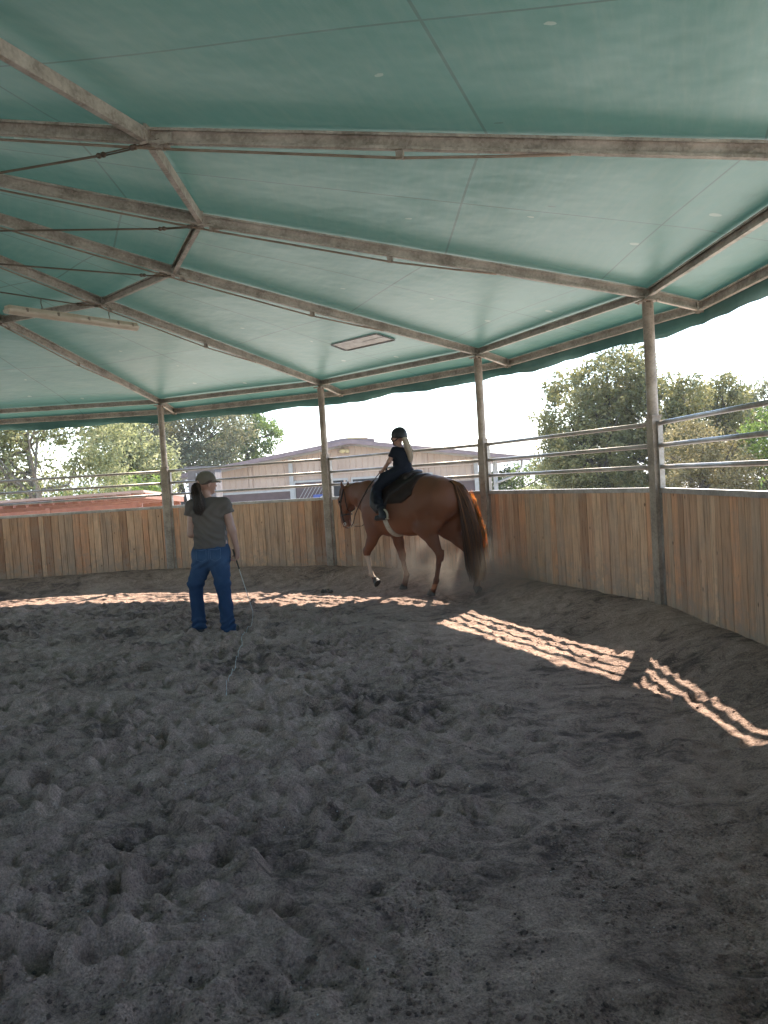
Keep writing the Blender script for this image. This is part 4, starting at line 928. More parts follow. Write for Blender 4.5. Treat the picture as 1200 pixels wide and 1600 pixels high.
legs_w = [[((-.035, 0, .84), (-.168, .02, .53), .098, .062, 1, .05), ((-.168, .02, .53), (-.155, -.01, .10), .060, .037, 1, .03)],
          [((.105, -.01, .84), (.140, -.06, .52), .100, .062, 1, .05), ((.140, -.06, .52), (.188, -.15, .10), .060, .037, 1, .03)]]
feet_w = [[((-.150, -.03, .055), (-.150, -.03, .05), .038, .038, 1, .02), ((-.150, -.03, .045), (-.255, .10, .03), .034, .026, 1.2, .02, (.77, .64, 0))],
          [((.190, -.165, .055), (.190, -.165, .05), .038, .038, 1, .02), ((.185, -.17, .045), (.225, .0, .03), .034, .028, 1.2, .02, (1, 0, 0))]]
wf = Field((-.36, -.26, -.02), (.44, .36, 1.74), .0056)
wf.prims(torso_w); wf.prims([((-.12, 0, 1.375), (.19, 0, 1.375), .05, .05, 1, .04), ((-.03, .01, 1.40), (.08, .01, 1.40), .045, .045, 1, .04)]); wf.prims(neck_w+head_w+armL+armR)
wf.prims(fingers((-.09, .20, 1.06), (.55, .8, .1), (0, 0, 1), (1, -.3, 0))); wf.prims(fingers((.306, .01, .865), (-.06, -.05, -1), (-.25, .9, 0), (-.9, -.25, 0)))
for l_ in legs_w+feet_w: wf.prims(l_)
wf.build('body', MT['skin'], lady)
# T-shirt
tf = Field((-.32, -.24, .84), (.38, .26, 1.50), .0056); tf.prims(torso_w, .018, k=.05); tf.cone((.030, 0, .90), (.036, 0, 1.0), .134, .122, 1.46, .05); tf.prims([((-.12, 0, 1.37), (.19, 0, 1.37), .062, .062, 1, .05), ((-.03, .01, 1.40), (.08, .01, 1.40), .052, .052, 1, .04)])
tf.cone((-.135, 0, 1.365), (-.172, -.005, 1.24), .066, .069, 1, .05); tf.cone((.205, 0, 1.365), (.246, -.01, 1.24), .066, .069, 1, .05)
Xg, Yg, Zg = tf.grid()
tf.F += (.0085*np.sin(Zg*80+7*np.sin(Xg*9)+Yg*14)*np.exp(-((Zg-1.03)/.085)**2)+.006*np.sin((Xg*.7+Zg)*62+2*np.sin(Xg*14))*np.exp(-((Zg-1.2)/.10)**2)+.005*np.sin((Xg*1.1-Zg)*55)*np.exp(-((Zg-1.32)/.06)**2)+.003*np.sin(Xg*75+Zg*25)*np.exp(-((Zg-.93)/.05)**2)).astype(np.float32)
cut = np.maximum(.915-Zg+.03*Xg, np.maximum(Zg-1.452, 0.052-np.sqrt((Xg-.018)**2+(Yg-.01)**2)-2.5*np.maximum(1.425-Zg, 0)))
cut = np.maximum(cut, (-(Xg+.168)*.26-(Zg-1.262)*.96-.004)*(Xg < -.09)-.1*(Xg >= -.09)); cut = np.maximum(cut, ((Xg-.245)*.28-(Zg-1.262)*.96-.004)*(Xg > .17)-.1*(Xg <= .17))
# keep sleeve cut away from the torso
sl_l = np.where((Xg < -.135) , (-(Xg+.168)*.26-(Zg-1.262)*.96), -1); sl_r = np.where((Xg > .205), ((Xg-.245)*.28-(Zg-1.262)*.96), -1)
cut = np.maximum(np.maximum(.912-Zg+.03*Xg, Zg-1.452), np.maximum(sl_l, sl_r))
tf.F = np.maximum(tf.F, cut).astype(np.float32); tf.build('t_shirt', MT['olive'], lady)
# jeans, flared at the hem
jf = Field((-.34, -.30, .0), (.36, .22, 1.0), .0056); jf.prims([((.030, 0, .88), (.034, 0, .955), .128, .116, 1.40, .05), ((.028, -.01, .82), (.028, -.01, .86), .135, .135, 1.48, .05), ((-.045, -.055, .82), (-.04, -.055, .84), .098, .098, .9, .04), ((.110, -.06, .82), (.110, -.06, .84), .100, .100, .9, .04)])
for q, l_ in enumerate(legs_w):
    (a, b, ra, rb, *_), (c, d_, rc, rd, *_) = l_
    jf.cone(a, b, ra+.026, rb+.020, 1, .03); e_ = Vector(c).lerp(Vector(d_), .55); jf.cone(b, e_, rc+.020, .068, 1, .03); jf.cone(e_, (d_[0], d_[1], d_[2]-.06), .068, .080, 1, .03)
Xg, Yg, Zg = jf.grid()
jf.F += (.0075*np.sin(Zg*95+8*np.sin(Xg*12)+Yg*20)*np.exp(-((Zg-.09)/.075)**2)+.006*np.sin(Zg*70+Xg*40+3*np.sin(Xg*20))*np.exp(-((Zg-.53)/.08)**2)+.0055*np.sin(Zg*60-Xg*50+2*np.sin(Zg*18))*np.exp(-((Zg-.75)/.06)**2)+.004*np.sin(Zg*22+Xg*70)*np.exp(-((Zg-.32)/.12)**2)+.002*np.sin(Zg*30+Yg*40)).astype(np.float32)
jf.F = np.maximum(jf.F, np.maximum(Zg-.965, np.where(Xg < 0, .045, .028)-Zg)).astype(np.float32)
def jv(V):
    x, y, z = V.T; v = .42+.30*np.exp(-((z-.80)/.10)**2)*(y < -.05)+.16*np.exp(-((z-.62)/.14)**2)
    return v+.14*(vnoise(x*22+z*5, z*14)-.5)+.10*(np.sin(z*90+8*np.sin(x*12)) > .6)*(z < .2)
jeans = jf.build('jeans', MT['denim'], lady, jv)
def on_jeans(x, z, off=.003):
    F_ = jf.F; i = int(round((x-jf.lo[0])/jf.res)); k_ = int(round((z-jf.lo[2])/jf.res)); row = F_[i, :, k_]; j = int(np.argmax(row < 0)); return Vector((x, jf.lo[1]+j*jf.res-off, z))
m = MB()
def seam(pts):
    dense = [(pts[i][0]+(pts[i+1][0]-pts[i][0])*q/8, pts[i][1]+(pts[i+1][1]-pts[i][1])*q/8) for i in range(len(pts)-1) for q in range(8)]+[pts[-1]]
    m.tube([on_jeans(x, z, .004) for x, z in dense], .0017, 5)
for x0, sg in ((-.045, 1), (.105, 1)):
    w_ = .055; seam([(x0-w_, .905), (x0-w_+.004, .80), (x0, .775), (x0+w_-.004, .80), (x0+w_, .905), (x0, .895), (x0-w_, .905)])
seam([(.034, .955), (.034, .90), (.034, .84), (.036, .78)]); 
m.build('stitching', MT['denim_seam'], jeans, True)
for q, l_ in enumerate(feet_w):
    f = Field((-.36, -.27, -.02), (.36, .20, .16), .005)
    f.prims(l_, .010); a, b = l_[1][0], l_[1][1]; sdv = l_[1][6]; f.cone((a[0], a[1]-.02, .012), (b[0], b[1], .010), .018, .016, 2.6, .012, sdv)
    Xg, Yg, Zg = f.grid(); f.F = np.maximum(np.maximum(f.F, -Zg-.006), Zg-.105).astype(np.float32); f.build('shoe', MT['shoe'], lady)
# cap
cf = Field((-.14, -.16, 1.50), (.26, .24, 1.76), .0045)
cf.cone(hp(-.012, 0, .030), hp(.012, 0, .032), .100, .098, .90, .02, hsd); Xg, Yg, Zg = cf.grid()
fx = (Xg-hc.x)*hd.x+(Yg-hc.y)*hd.y; lx = (Xg-hc.x)*hs.x+(Yg-hc.y)*hs.y
gap = np.sqrt(((fx+.10)/.05)**2+(lx/.040)**2+((Zg-1.612)/.030)**2)-1
cf.F = np.maximum(np.maximum(cf.F, 1.600+.05*fx-Zg), -np.sqrt((fx)**2+(lx/.88)**2+(Zg-1.62)**2)+.087); cf.F = np.maximum(cf.F, -gap*.03)
for t in np.linspace(-1, 1, 7): cf.cone(hp(.075, t*.062, .022), hp(.165-.035*t*t, t*.058, .004+.004*(1-t*t)), .0065, .0055, 1.8, .012, hsd)
cf.cone(hp(0, 0, .131), hp(0, 0, .132), .006, .006, 1, .004, hsd)
cf.F = cf.F.astype(np.float32); cf.build('cap', MT['cap'], lady)
for s_ in (-1, 1): MB().ball(hp(.080, s_*.030, .002), .011, 8, 6).build('eye', MT['eye'], lady, True)
def ladyhair(rg, seg):
    a = rg.random()*6.283; r_ = math.sqrt(rg.random()); L_ = rg.uniform(.7, 1.0); o = []
    p0 = hp(-.095, 0, .02)
    for j in range(seg+1):
        t = j/seg*L_
        cx = np.interp(t, [0, .15, .5, 1], [p0[0]-.005, p0[0]-.02, -.040, -.030]); cy = np.interp(t, [0, .15, .4, 1], [p0[1]-.005, p0[1]-.03, -.105, -.125]); cz = np.interp(t, [0, .15, .5, 1], [1.612, 1.585, 1.45, 1.255])
        w = np.interp(t, [0, .12, .5, .8, 1], [.028, .042, .066, .064, .03])
        o.append((cx+w*r_*math.cos(a)+.007*math.sin(12*t+a*2), cy+w*.55*r_*math.sin(a), cz))
    return o
strands('hair', MT['hair_dark'], lady, None, ladyhair, 1100, .0032, 12, 21)
def scalp(rg, seg):
    t0 = rg.uniform(-1, 1); p0 = hp(.045*(1-abs(t0))-.01, .083*(1 if t0 > 0 else -1), .028-.035*abs(t0)*rg.random()); p1 = hp(-.097, .01*t0, .01); o = []
    for j in range(seg+1):
        t = j/seg; q = Vector(p0).lerp(Vector(p1), t); c = Vector(hp(0, 0, 0)); v = q-c; v2 = Vector((v.x, v.y, 0)).normalized()*.092; o.append((c.x+v2.x, c.y+v2.y, q.z-.018*math.sin(math.pi*t)))
    return o
strands('hair', MT['hair_dark'], lady, None, scalp, 260, .0032, 6, 22)
# lunge whip
whip = empty('lunge_whip', (WO[0], WO[1], 0)); tag(whip, 'thin lunge whip held by the woman with its pale lash lying on the sand', 'whip')
hw0 = Vector((.283, .0, .79)); tip = Vector((.425, .03, .185))
MB().tube([hw0+(hw0-tip).normalized()*.09, hw0, hw0.lerp(tip, .22)], [.009, .0095, .007], 8).build('handle', MT['black'], whip, True)
MB().tube([hw0.lerp(tip, t) for t in (.2, .5, .8, 1)], [.0045, .004, .0035, .003], 6).build('shaft', MT['white_cord'], whip, True)
lash = [tip+Vector(WO)]; 
for (x, y) in ((-1.53, 8.12), (-1.50, 7.6), (-1.44, 7.2), (-1.38, 6.7), (-1.33, 6.3), (-1.29, 5.9), (-1.24, 5.5)):
    for dx in (0,): lash.append(Vector((x, y, 0)))
pts = []
for i in range(len(lash)-1):
    for q in range(8):
        p = lash[i].lerp(lash[i+1], q/8); g0 = max(sand_at(p.x+a_, p.y+b_) for a_ in (-.02, 0, .02) for b_ in (-.02, 0, .02))+.006
        if i > 0: p.z = g0
        else: p.z = max(g0, tip.z*(1-(q/8))**1.6)
        p.x += .010*math.sin((i*8+q)*.35); pts.append(p-Vector(WO))
MB().tube(pts, .0019, 5).build('lash', MT['white_cord'], whip, True)
m = MB(); rg = np.random.default_rng(4); dx, dy = -.85, 10.50
for q in range(12): m.ball((dx+rg.normal()*.04, dy+rg.normal()*.03, sand_at(dx, dy)+.01+rg.random()*.035), rg.uniform(.016, .026), 8, 6, scale=(1, .9, .8))
MT['dung'] = simple('dark_dung', (0.05, 0.04, 0.03), (0.12, 0.10, 0.08), rough=0.9, scale=30)
o = m.build('dropping', MT['dung'], None, True); tag(o, 'small dark heap of horse droppings lying in the sunlit strip', 'droppings')

# ------------------------------------------------------------------ barn beyond the fence
BG = -1.3
MT['tin'] = None
def tin_material():
    m, N, L, P = new_mat('tan_ribbed_siding')
    tc = N.new('ShaderNodeTexCoord')
    n = nd(N, 'ShaderNodeTexNoise', i_Scale=0.8, i_Detail=7.0); L.new(tc.outputs['Object'], n.inputs['Vector'])
    rp = ramp(N, [(0.35, (0.42, 0.295, 0.215)), (0.65, (0.50, 0.36, 0.265))]); L.new(n.outputs['Fac'], rp.inputs[0]); L.new(rp.outputs[0], P.inputs['Base Color'])
    P.inputs['Roughness'].default_value = 0.6
    return m
MT['tin'] = tin_material()
MT['barn_trim'] = simple('purple_brown_trim', (0.17, 0.115, 0.11), (0.24, 0.165, 0.155), rough=0.6, scale=3)
MT['barn_white'] = simple('weathered_white_steel', (0.36, 0.33, 0.29), (0.45, 0.42, 0.37), rough=0.6, scale=5)
MT['barn_dark'] = simple('dark_wainscot', (0.085, 0.048, 0.042), (0.12, 0.072, 0.062), rough=0.7, scale=3)
MT['stall_shade'] = simple('painted_interior_shade', (0.02, 0.018, 0.016), rough=0.9)  # near-black colour painted in for the shade inside the stalls
MT['amber'] = simple('amber_sheet', (0.50, 0.38, 0.17), (0.60, 0.48, 0.26), rough=0.5)
MT['blue'] = simple('blue_plastic', (0.04, 0.07, 0.25), rough=0.5)
barn = empty('barn', (-1.42, 38, BG)); tag(barn, 'low tan barn with shallow purple brown gable roof behind the horse and rider', 'barn')
bx = lambda x: x+1.42
def bz(z): return z-BG
AX, AZ = 0.0, 3.42
def roofz(x):   # world x
    return (AZ-(-1.42-x)*0.140) if x < -1.42 else (AZ-(x+1.42)*0.158)
# ribbed gable wall
m = MB(); x0, x1 = -8.7, 4.68; xx = x0; n = 0
while xx < x1-.01:
    nx = min(xx+.30, x1)
    for (u0, u1, y0, y1) in ((xx, nx-.07, 0, 0), (nx-.07, nx-.05, 0, -.03), (nx-.05, nx-.02, -.03, -.03), (nx-.02, nx, -.03, 0)):
        q = [(bx(u0), y0, 0), (bx(u1), y1, 0), (bx(u1), y1, bz(roofz(u1)-.12)), (bx(u0), y0, bz(roofz(u0)-.12))]
        m.add(q, [(0, 1, 2, 3)], .5)
    xx = nx
m.build('wall', MT['tin'], barn)
MB().box((bx(-2.0), 9.0, 1.2), (13.2, 17.6, 2.4)).build('wall', MT['tin'], barn)
# roof slabs
m = MB(); th_ = .10
for (xa, xb) in ((-1.42, -10.45), (-1.42, 7.25)):
    za, zb = roofz(xa), roofz(xb); q = []
    for yy in (-1.0, 18.5):
        for (x, z) in ((xa, za), (xb, zb), (xb, zb-th_), (xa, za-th_)): q.append((bx(x), yy, bz(z)))
    fs = [(0, 1, 2, 3), (7, 6, 5, 4), (0, 4, 5, 1), (1, 5, 6, 2), (2, 6, 7, 3)]
    m.add(q, fs)
    s_ = 1 if xb > xa else -1
    for t in np.linspace(.05, .95, 20):
        x = xa+(xb-xa)*t; p0 = Vector((bx(x), -1.0, bz(roofz(x))+.015)); m.box((bx(x), 8.7, bz(roofz(x))+.015), (.05, 19.4, .04))
rf_ = m.build('roof', MT['barn_trim'], barn)
m = MB()
for (xa, xb) in ((-1.42, -10.45), (-1.42, 7.25)):
    sg_ = .035 if xb > xa else -.035; a = Vector((bx(xa)-sg_, -1.03-.003*(xb > xa), bz(roofz(xa))+.045)); b = Vector((bx(xb), -1.03-.003*(xb > xa), bz(roofz(xb))+.04)); m.sweep([(-.02, -.20), (.02, -.20), (.02, 0), (-.02, 0)], a, b)
m.build('fascia', MT['barn_trim'], rf_)
m = MB()
for (xa, xb) in ((-1.42, -9.9), (-1.42, 6.8)):
    a = Vector((bx(xa), -.08, bz(roofz(xa))-.13)); b = Vector((bx(xb), -.08, bz(roofz(xb))-.13)); m.sweep([(-.04, -.10), (.04, -.10), (.04, 0), (-.04, 0)], a, b)
m.build('rake_beam', MT['barn_white'], rf_)
m = MB(); 
for i in range(10):
    t0, t1 = i/10, (i+1)/10; xa, xb = -2.55+2.3*t0, -2.55+2.3*t1; za, zb = 3.42+.13*math.sin(math.pi*t0), 3.42+.13*math.sin(math.pi*t1)
    m.add([(bx(xa), -.9, bz(za)), (bx(xb), -.9, bz(zb)), (bx(xb), 18, bz(zb)), (bx(xa), 18, bz(za)), (bx(xa), -.9, bz(3.2)), (bx(xb), -.9, bz(3.2))], [(0, 1, 2, 3), (4, 5, 1, 0)])
m.build('ridge_cap', MT['barn_trim'], rf_)
m = MB(); m.box((bx(-1.05), -.95, bz(3.50)), (.95, .05, .04), Matrix.Rotation(.02, 3, 'Y')); m.build('amber_strip', MT['amber'], rf_)
def bpart(name, x0, x1, z0, z1, mat, y=-.06, d=.08, parent=None, rot=None):
    return MB().box((bx((x0+x1)/2), y, bz((z0+z1)/2)), (abs(x1-x0), d, abs(z1-z0)), rot).build(name, MT[mat], parent or barn)
bpart('wainscot', -8.7, -4.55, BG, 1.14, 'barn_dark', -.05)
bpart('wainscot', 2.62, 4.6, BG, 1.10, 'barn_dark', -.05)
bpart('horizontal_rail', -8.7, -4.55, 1.14, 1.24, 'barn_white', -.07)
bpart('horizontal_rail', -8.7, 4.68, 1.86, 1.92, 'tin', -.09)
for x in (-4.47, 4.68, -8.75, 5.62): 
    bpart('corner_post', x-.10, x+.10, BG, roofz(x)-.25, 'barn_white', -.12, .16)
bpart('trim', -6.55, -6.42, 1.24, roofz(-6.5)-.28, 'tin', -.06)
bpart('trim', -1.90, -1.80, 1.24, roofz(-1.85)-.28, 'tin', -.06); bpart('trim', 2.20, 2.28, 1.24, roofz(2.2)-.28, 'tin', -.06)
# stall openings: dark slabs with the inside shade painted on, plus sliding doors
for (x0, x1, nm) in ((-4.30, -1.75, 's'), (-1.45, .45, 'w'), (.75, 2.45, 'd')):
    f = bpart('stall_shade_panel', x0, x1, BG, 1.52, 'stall_shade', -.07, .05)
    for (a, b, c, d_) in ((x0-.07, x0, BG, 1.52), (x1, x1+.07, BG, 1.52), (x0-.07, x1+.07, 1.52, 1.62)): bpart('door_frame', a, b, c, d_, 'barn_white', -.10, .07, f)
    if nm == 's':
        MB().add([(bx(x0+.03), -.12, 0), (bx(x1-.9), -.12, 0), (bx(x1-.9), -.12, bz(1.50)), (bx(x0+.03), -.12, bz(1.50))], [(0, 1, 2, 3)]).build('stall_door', MT['barn_dark'], f)
        m = MB()
        for t in np.linspace(0, 1, 9):
            xa = x0+.2+t*1.4; m.sweep([(-.012, -.012), (.012, -.012), (.012, .012), (-.012, .012)], (bx(xa-.35), -.14, bz(.25)), (bx(min(xa+.35, x1-.92)), -.14, bz(1.35)))
        m.build('door_batten', MT['barn_white'], f)
    if nm == 'w':
        m = MB()
        for x in np.arange(x0+.12, x1, .22): m.box((bx(x), -.12, bz(1.05)), (.09, .04, .7))
        m.build('bars', MT['barn_white'], f)
    if nm == 'd': bpart('stall_door', x0+.02, x1-.02, BG, 1.5, 'barn_dark', -.11, .04, f)
m = MB(); m.ball((bx(-1.83), -.35, bz(2.95)), .16, 12, 8, scale=(1.3, 1, .8)); m.ball((bx(-1.60), -.4, bz(2.93)), .11, 10, 8); m.tube([(bx(-1.83), -.05, bz(3.1)), (bx(-1.83), -.35, bz(3.02))], .03, 6); m.build('gable_lamp', MT['amber'], barn, True)
m = MB(); m.tube([(bx(5.6), -.3, bz(.9)), (bx(6.4), -.3, bz(1.15)), (bx(6.9), -.3, bz(1.6)), (bx(6.95), -.3, bz(2.0))], .055, 8); m.build('brace', MT['barn_white'], barn, True)
o = MB().box((-3.05, 37.2, -.10), (.62, .5, 2.0)).build('blue_bin', MT['blue'], None)
o.location = (0, 0, 0)
bmesh_ok = True
tag(o, 'blue bin standing by the dark stall door of the barn', 'bin')
m = MB(); 
for s_ in (-1, 1): m.tube([Vector((-2.85+.22*math.cos(t), 36.93+.03*s_, .62+.20*math.sin(t))) for t in np.linspace(0, math.pi, 12)], .03, 6)
m.build('handle', MT['barn_white'], o, True)

# tank shed: pale block behind the woman
tk = empty('pump_house', (-7.6, 33.0, BG)); tag(tk, 'narrow weathered grey block hut left of the barn', 'hut')
MT['hutwall'] = simple('weathered_block', (0.085, 0.072, 0.070), (0.17, 0.15, 0.145), rough=0.9, scale=2.5, detail=9)
MB().box((0, 0, 1.85), (1.15, 1.3, 3.7)).build('wall', MT['hutwall'], tk); MB().box((0, -.05, 3.74), (1.3, 1.5, .09), Matrix.Rotation(.05, 3, 'Y')).build('roof', MT['hutwall'], tk)
for x in (-.2, .3): MB().tube([(x, -.70, 0), (x, -.70, 3.5)], .03, 8).build('pipe', MT['barn_white'], tk, True)

# low shed with rust red rafters
MT['redwood'] = simple('rust_red_rafters', (0.22, 0.085, 0.055), (0.32, 0.14, 0.085), rough=0.7, scale=6)
MT['palesheet'] = simple('pale_roof_sheet', (0.34, 0.24, 0.19), (0.42, 0.31, 0.26), rough=0.6, scale=3)
sh = empty('low_shed', (-7.5, 16.8, -1.02), 0); sh.rotation_euler = (0, -.012, 0); tag(sh, 'low open shed with rust red rafters and pale roof edge behind the left boards', 'shed')
m = MB(); m.box((-.6, .6, 2.47), (6.4, 3.2, .05), Matrix.Rotation(-.055, 3, 'X')); rs = m.build('roof', MT['palesheet'], sh)
for i in range(24): MB().box((-3.6+i*.27, .5, 2.38), (.05, 3.0, .11), Matrix.Rotation(-.055, 3, 'X')).build('rafter', MT['redwood'], rs)
MB().box((-.6, -.98, 2.27), (6.3, .06, .10)).build('beam', MT['redwood'], sh); MB().box((-.6, 1.95, 2.24), (6.3, .06, .14)).build('beam', MT['redwood'], sh)
for x in (-3.6, -1.5, .6, 2.4):
    for y in (-.98, 1.9): MB().box((x, y, 1.2), (.1, .1, 2.3)).build('leg', MT['redwood'], sh)

# ------------------------------------------------------------------ trees
def leafmat(name, a, b, c, tr=0.42):
    return byval(name, [(0.0, a), (0.5, b), (1.0, c)], rough=0.55, nscale=1.2, namp=0.16, spec=0.35, trans=tr)
MT['lf_dark'] = leafmat('dark_oak_leaves', (0.075, 0.085, 0.030), (0.18, 0.175, 0.065), (0.36, 0.31, 0.13))
MT['lf_oak'] = leafmat('oak_leaves', (0.06, 0.08, 0.035), (0.16, 0.165, 0.08), (0.33, 0.29, 0.15))
MT['lf_light'] = leafmat('pale_spring_leaves', (0.14, 0.16, 0.07), (0.27, 0.28, 0.13), (0.42, 0.40, 0.22), .5)
MT['lf_green'] = leafmat('bright_green_leaves', (0.06, 0.10, 0.02), (0.13, 0.19, 0.04), (0.22, 0.28, 0.07), .5)
MT['lf_brown'] = leafmat('bronze_leaves', (0.10, 0.09, 0.04), (0.23, 0.19, 0.085), (0.36, 0.30, 0.15))
MT['bark'] = simple('grey_bark', (0.13, 0.11, 0.085), (0.24, 0.21, 0.17), rough=0.9, scale=4, stretch=(1, 1, .3))
MT['bark_dark'] = simple('dark_bark', (0.045, 0.035, 0.025), (0.09, 0.07, 0.055), rough=0.9, scale=4, stretch=(1, 1, .3))
def tree(label, base, blobs, n, leaf, mat, seed, trunk_r=.22, bark='bark_dark', limbs=10, clump=.45, fill=.9, fork=None, group=None, sc=1.0):
    blobs = [tuple(v*sc for v in b) for b in blobs]; fork = fork*sc if fork else None; leaf *= sc**.5; clump *= sc
    """blobs: (x, y, z, rx, ry, rz) relative to base; leaves gather in clumps over and inside the blobs"""
    rg = np.random.default_rng(seed); t = empty('tree', base); tag(t, label, 'tree', group)
    vol = np.array([b[3]*b[4]*b[5] for b in blobs])**.75; ncl = np.maximum(3, (vol/vol.sum()*n/42)).astype(int)
    P = []; val = []; Nn = []; cls = []
    for b, k_ in zip(blobs, ncl):
        for _ in range(k_):
            d = rg.normal(size=3); d /= np.linalg.norm(d); r_ = rg.uniform(.35, 1.0)**.5*rg.uniform(.82, 1.10)
            c = np.array(b[:3])+d*r_*np.array(b[3:6]); cr = clump*rg.uniform(.5, 1.25); cv = rg.uniform(-.26, .26); cls.append(c)
            q = max(6, int(42*rg.uniform(.5, 1.5)*fill)); dd = rg.normal(size=(q, 3)); dd /= np.linalg.norm(dd, axis=1)[:, None]
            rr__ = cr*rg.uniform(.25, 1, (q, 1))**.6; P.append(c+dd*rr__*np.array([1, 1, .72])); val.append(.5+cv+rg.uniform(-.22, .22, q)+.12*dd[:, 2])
    P = np.concatenate(P); val = np.concatenate(val); m_ = len(P)
    a = rg.normal(size=(m_, 3)); a /= np.linalg.norm(a, axis=1)[:, None]; b_ = np.cross(a, rg.normal(size=(m_, 3))); b_ /= np.linalg.norm(b_, axis=1)[:, None]
    s = leaf*rg.uniform(.6, 1.3, (m_, 1))
    V = np.stack([P-a*s, P+b_*s*.45-a*s*.1, P+a*s, P-b_*s*.45+a*s*.1], 1).reshape(-1, 3)
    F = np.arange(m_*4).reshape(-1, 4)
    link('crown', np_mesh('crown', V, F, {'val': np.repeat(val, 4)}), MT[mat], t, False)
    m = MB(); cls = np.array(cls); lowz = min(b[2]-b[5]*.6 for b in blobs); cxm = np.average([b[0] for b in blobs], weights=vol); cym = np.average([b[1] for b in blobs], weights=vol)
    topz = max(b[2]+b[5]*.3 for b in blobs); fz = fork if fork is not None else max(.6, lowz+.25)
    tp = [(0, 0, -.3), (.04, 0, .3), (cxm*.25+.05, cym*.25, fz*.6), (cxm*.5, cym*.5, fz), (cxm*.8, cym*.8, (fz+topz)/2), (cxm, cym, topz)]
    m.tube(tp, [trunk_r*1.35, trunk_r*1.05, trunk_r*.9, trunk_r*.75, trunk_r*.42, trunk_r*.08], 9)
    pick = cls[rg.choice(len(cls), min(limbs, len(cls)), replace=False)]
    for c in pick:
        h = rg.uniform(.0, .75); s0 = Vector(tp[3]).lerp(Vector(tp[5]), h); e0 = Vector(c); md = s0.lerp(e0, .5)+Vector((rg.normal()*.15, rg.normal()*.15, -.10*(e0-s0).length+rg.normal()*.1)); r0 = trunk_r*(.45-.3*h)
        m.tube([s0, s0.lerp(md, .5), md, md.lerp(e0, .55)+Vector((0, 0, .04)), e0], [r0, r0*.8, r0*.6, r0*.36, r0*.12], 6)
        for _ in range(2):
            e1 = e0+Vector(rg.normal(size=3))*.5; m.tube([md, md.lerp(e1, .6), e1], [r0*.4, r0*.22, r0*.07], 5)
    m.build('trunk', MT[bark], t, True)
    return t
LF = 1.0
# left: sparse pale tree, big oak, brighter tree, dark evergreen, low scrub
tree('tall sparse pale tree with bare grey limbs at the far left', (-9.3, 22, BG), [(-2.2, 0, 4.9, 1.5, 1.2, 1.5), (-.2, 0, 5.8, 1.7, 1.3, 1.6), (1.3, .3, 4.8, 1.0, 1.0, 1.5), (-1.2, .4, 3.4, 1.5, 1.0, .9), (1.0, .3, 3.3, .9, .9, .8), (-3.6, .3, 4.0, 1.3, 1, 1.6)], 26000, .070, 'lf_light', 31, .16, 'bark', 26, .50, .8, fork=2.3)
tree('broad bronze green oak behind the woman, left of the barn', (-12.2, 47, BG), [(-1.6, 0, 4.6, 1.5, 1.5, 1.5), (.1, -.3, 5.2, 1.6, 1.6, 1.4), (1.7, 0, 4.3, 1.3, 1.4, 1.3), (-.5, -.8, 3.3, 2.0, 1.5, 1.1), (1.2, -.5, 2.9, 1.4, 1.2, 1.0), (-2.5, .5, 2.8, 1.0, 1, 1.2)], 38000, .085, 'lf_oak', 32, .3, 'bark_dark', 14, .48, sc=1.47)
tree('bright green tree at the right edge of the left tree group', (-8.5, 52, BG), [(-.7, 0, 5.2, 1.3, 1.2, 1.2), (.4, 0, 4.4, 1.0, 1.1, 1.1), (-1.2, 0, 3.6, 1.4, 1.2, 1.3)], 14000, .095, 'lf_green', 33, .2, 'bark_dark', 9, .42, sc=1.40)
tree('dark narrow evergreen between the pale tree and the oak', (-11.6, 35, BG), [(0, 0, 4.7, .8, .8, 1.8), (.1, 0, 3.0, 1.2, 1.1, 1.3), (0, 0, 6.0, .5, .5, .8)], 8000, .085, 'lf_dark', 34, .2, 'bark_dark', 5, .4)
tree('low leafy green shrub tree under the pale tree at the far left', (-11.0, 25, BG), [(-1.2, 0, 2.6, 1.6, 1.0, .9), (1.0, 0, 2.4, 1.4, 1.0, .8), (-3.0, 0, 2.9, 1.3, 1, 1.0), (2.8, .3, 2.6, 1.2, 1, .9)], 12000, .075, 'lf_green', 35, .12, 'bark', 8, .4)
tree('yellow green young tree between the pale tree and the oak', (-9.0, 29, BG), [(-1.0, 0, 4.6, 1.1, 1.0, 1.3), (.2, 0, 3.9, 1.1, 1.0, 1.1), (-.6, 0, 5.7, 1.0, 1, .9), (.3, 0, 3.0, 1.0, .9, .7)], 20000, .075, 'lf_light', 36, .14, 'bark', 9, .42, .8)
# right: dense oak, bare tree, round trees, bronze bushes
tree('large dense dark oak left of the right-hand post', (7.5, 26, BG), [(-.9, 0, 4.3, 1.15, 1.3, 1.5), (.6, 0, 5.2, 1.2, 1.3, 1.35), (1.5, 0, 4.2, 1.2, 1.3, 1.7), (-.4, -.4, 2.9, 1.6, 1.4, 1.3), (1.3, -.4, 2.5, 1.5, 1.3, 1.2), (-1.35, 0, 2.4, .75, 1, 1.3), (.2, -.5, 1.6, 1.8, 1.2, .8), (.3, 0, 3.9, 1.0, .8, 1.6)], 62000, .068, 'lf_dark', 41, .32, 'bark_dark', 12, .36, sc=1.06)
tree('nearly bare thin tree with dead branches behind the dense oak', (11.3, 31, BG), [(-.4, 0, 6.3, 1.3, .8, 1.5), (.6, 0, 5.2, 1.0, .8, 1.3)], 900, .07, 'lf_dark', 42, .13, 'bark_dark', 34, .25, .35, fork=3.0)
tree('small round crowned tree just right of the tall post', (9.7, 24, BG), [(0, 0, 4.7, .65, .7, .75), (-.5, 0, 3.8, .7, .7, .8), (.3, 0, 3.3, .6, .6, .6)], 12000, .062, 'lf_dark', 43, .11, 'bark_dark', 12, .30, .7)
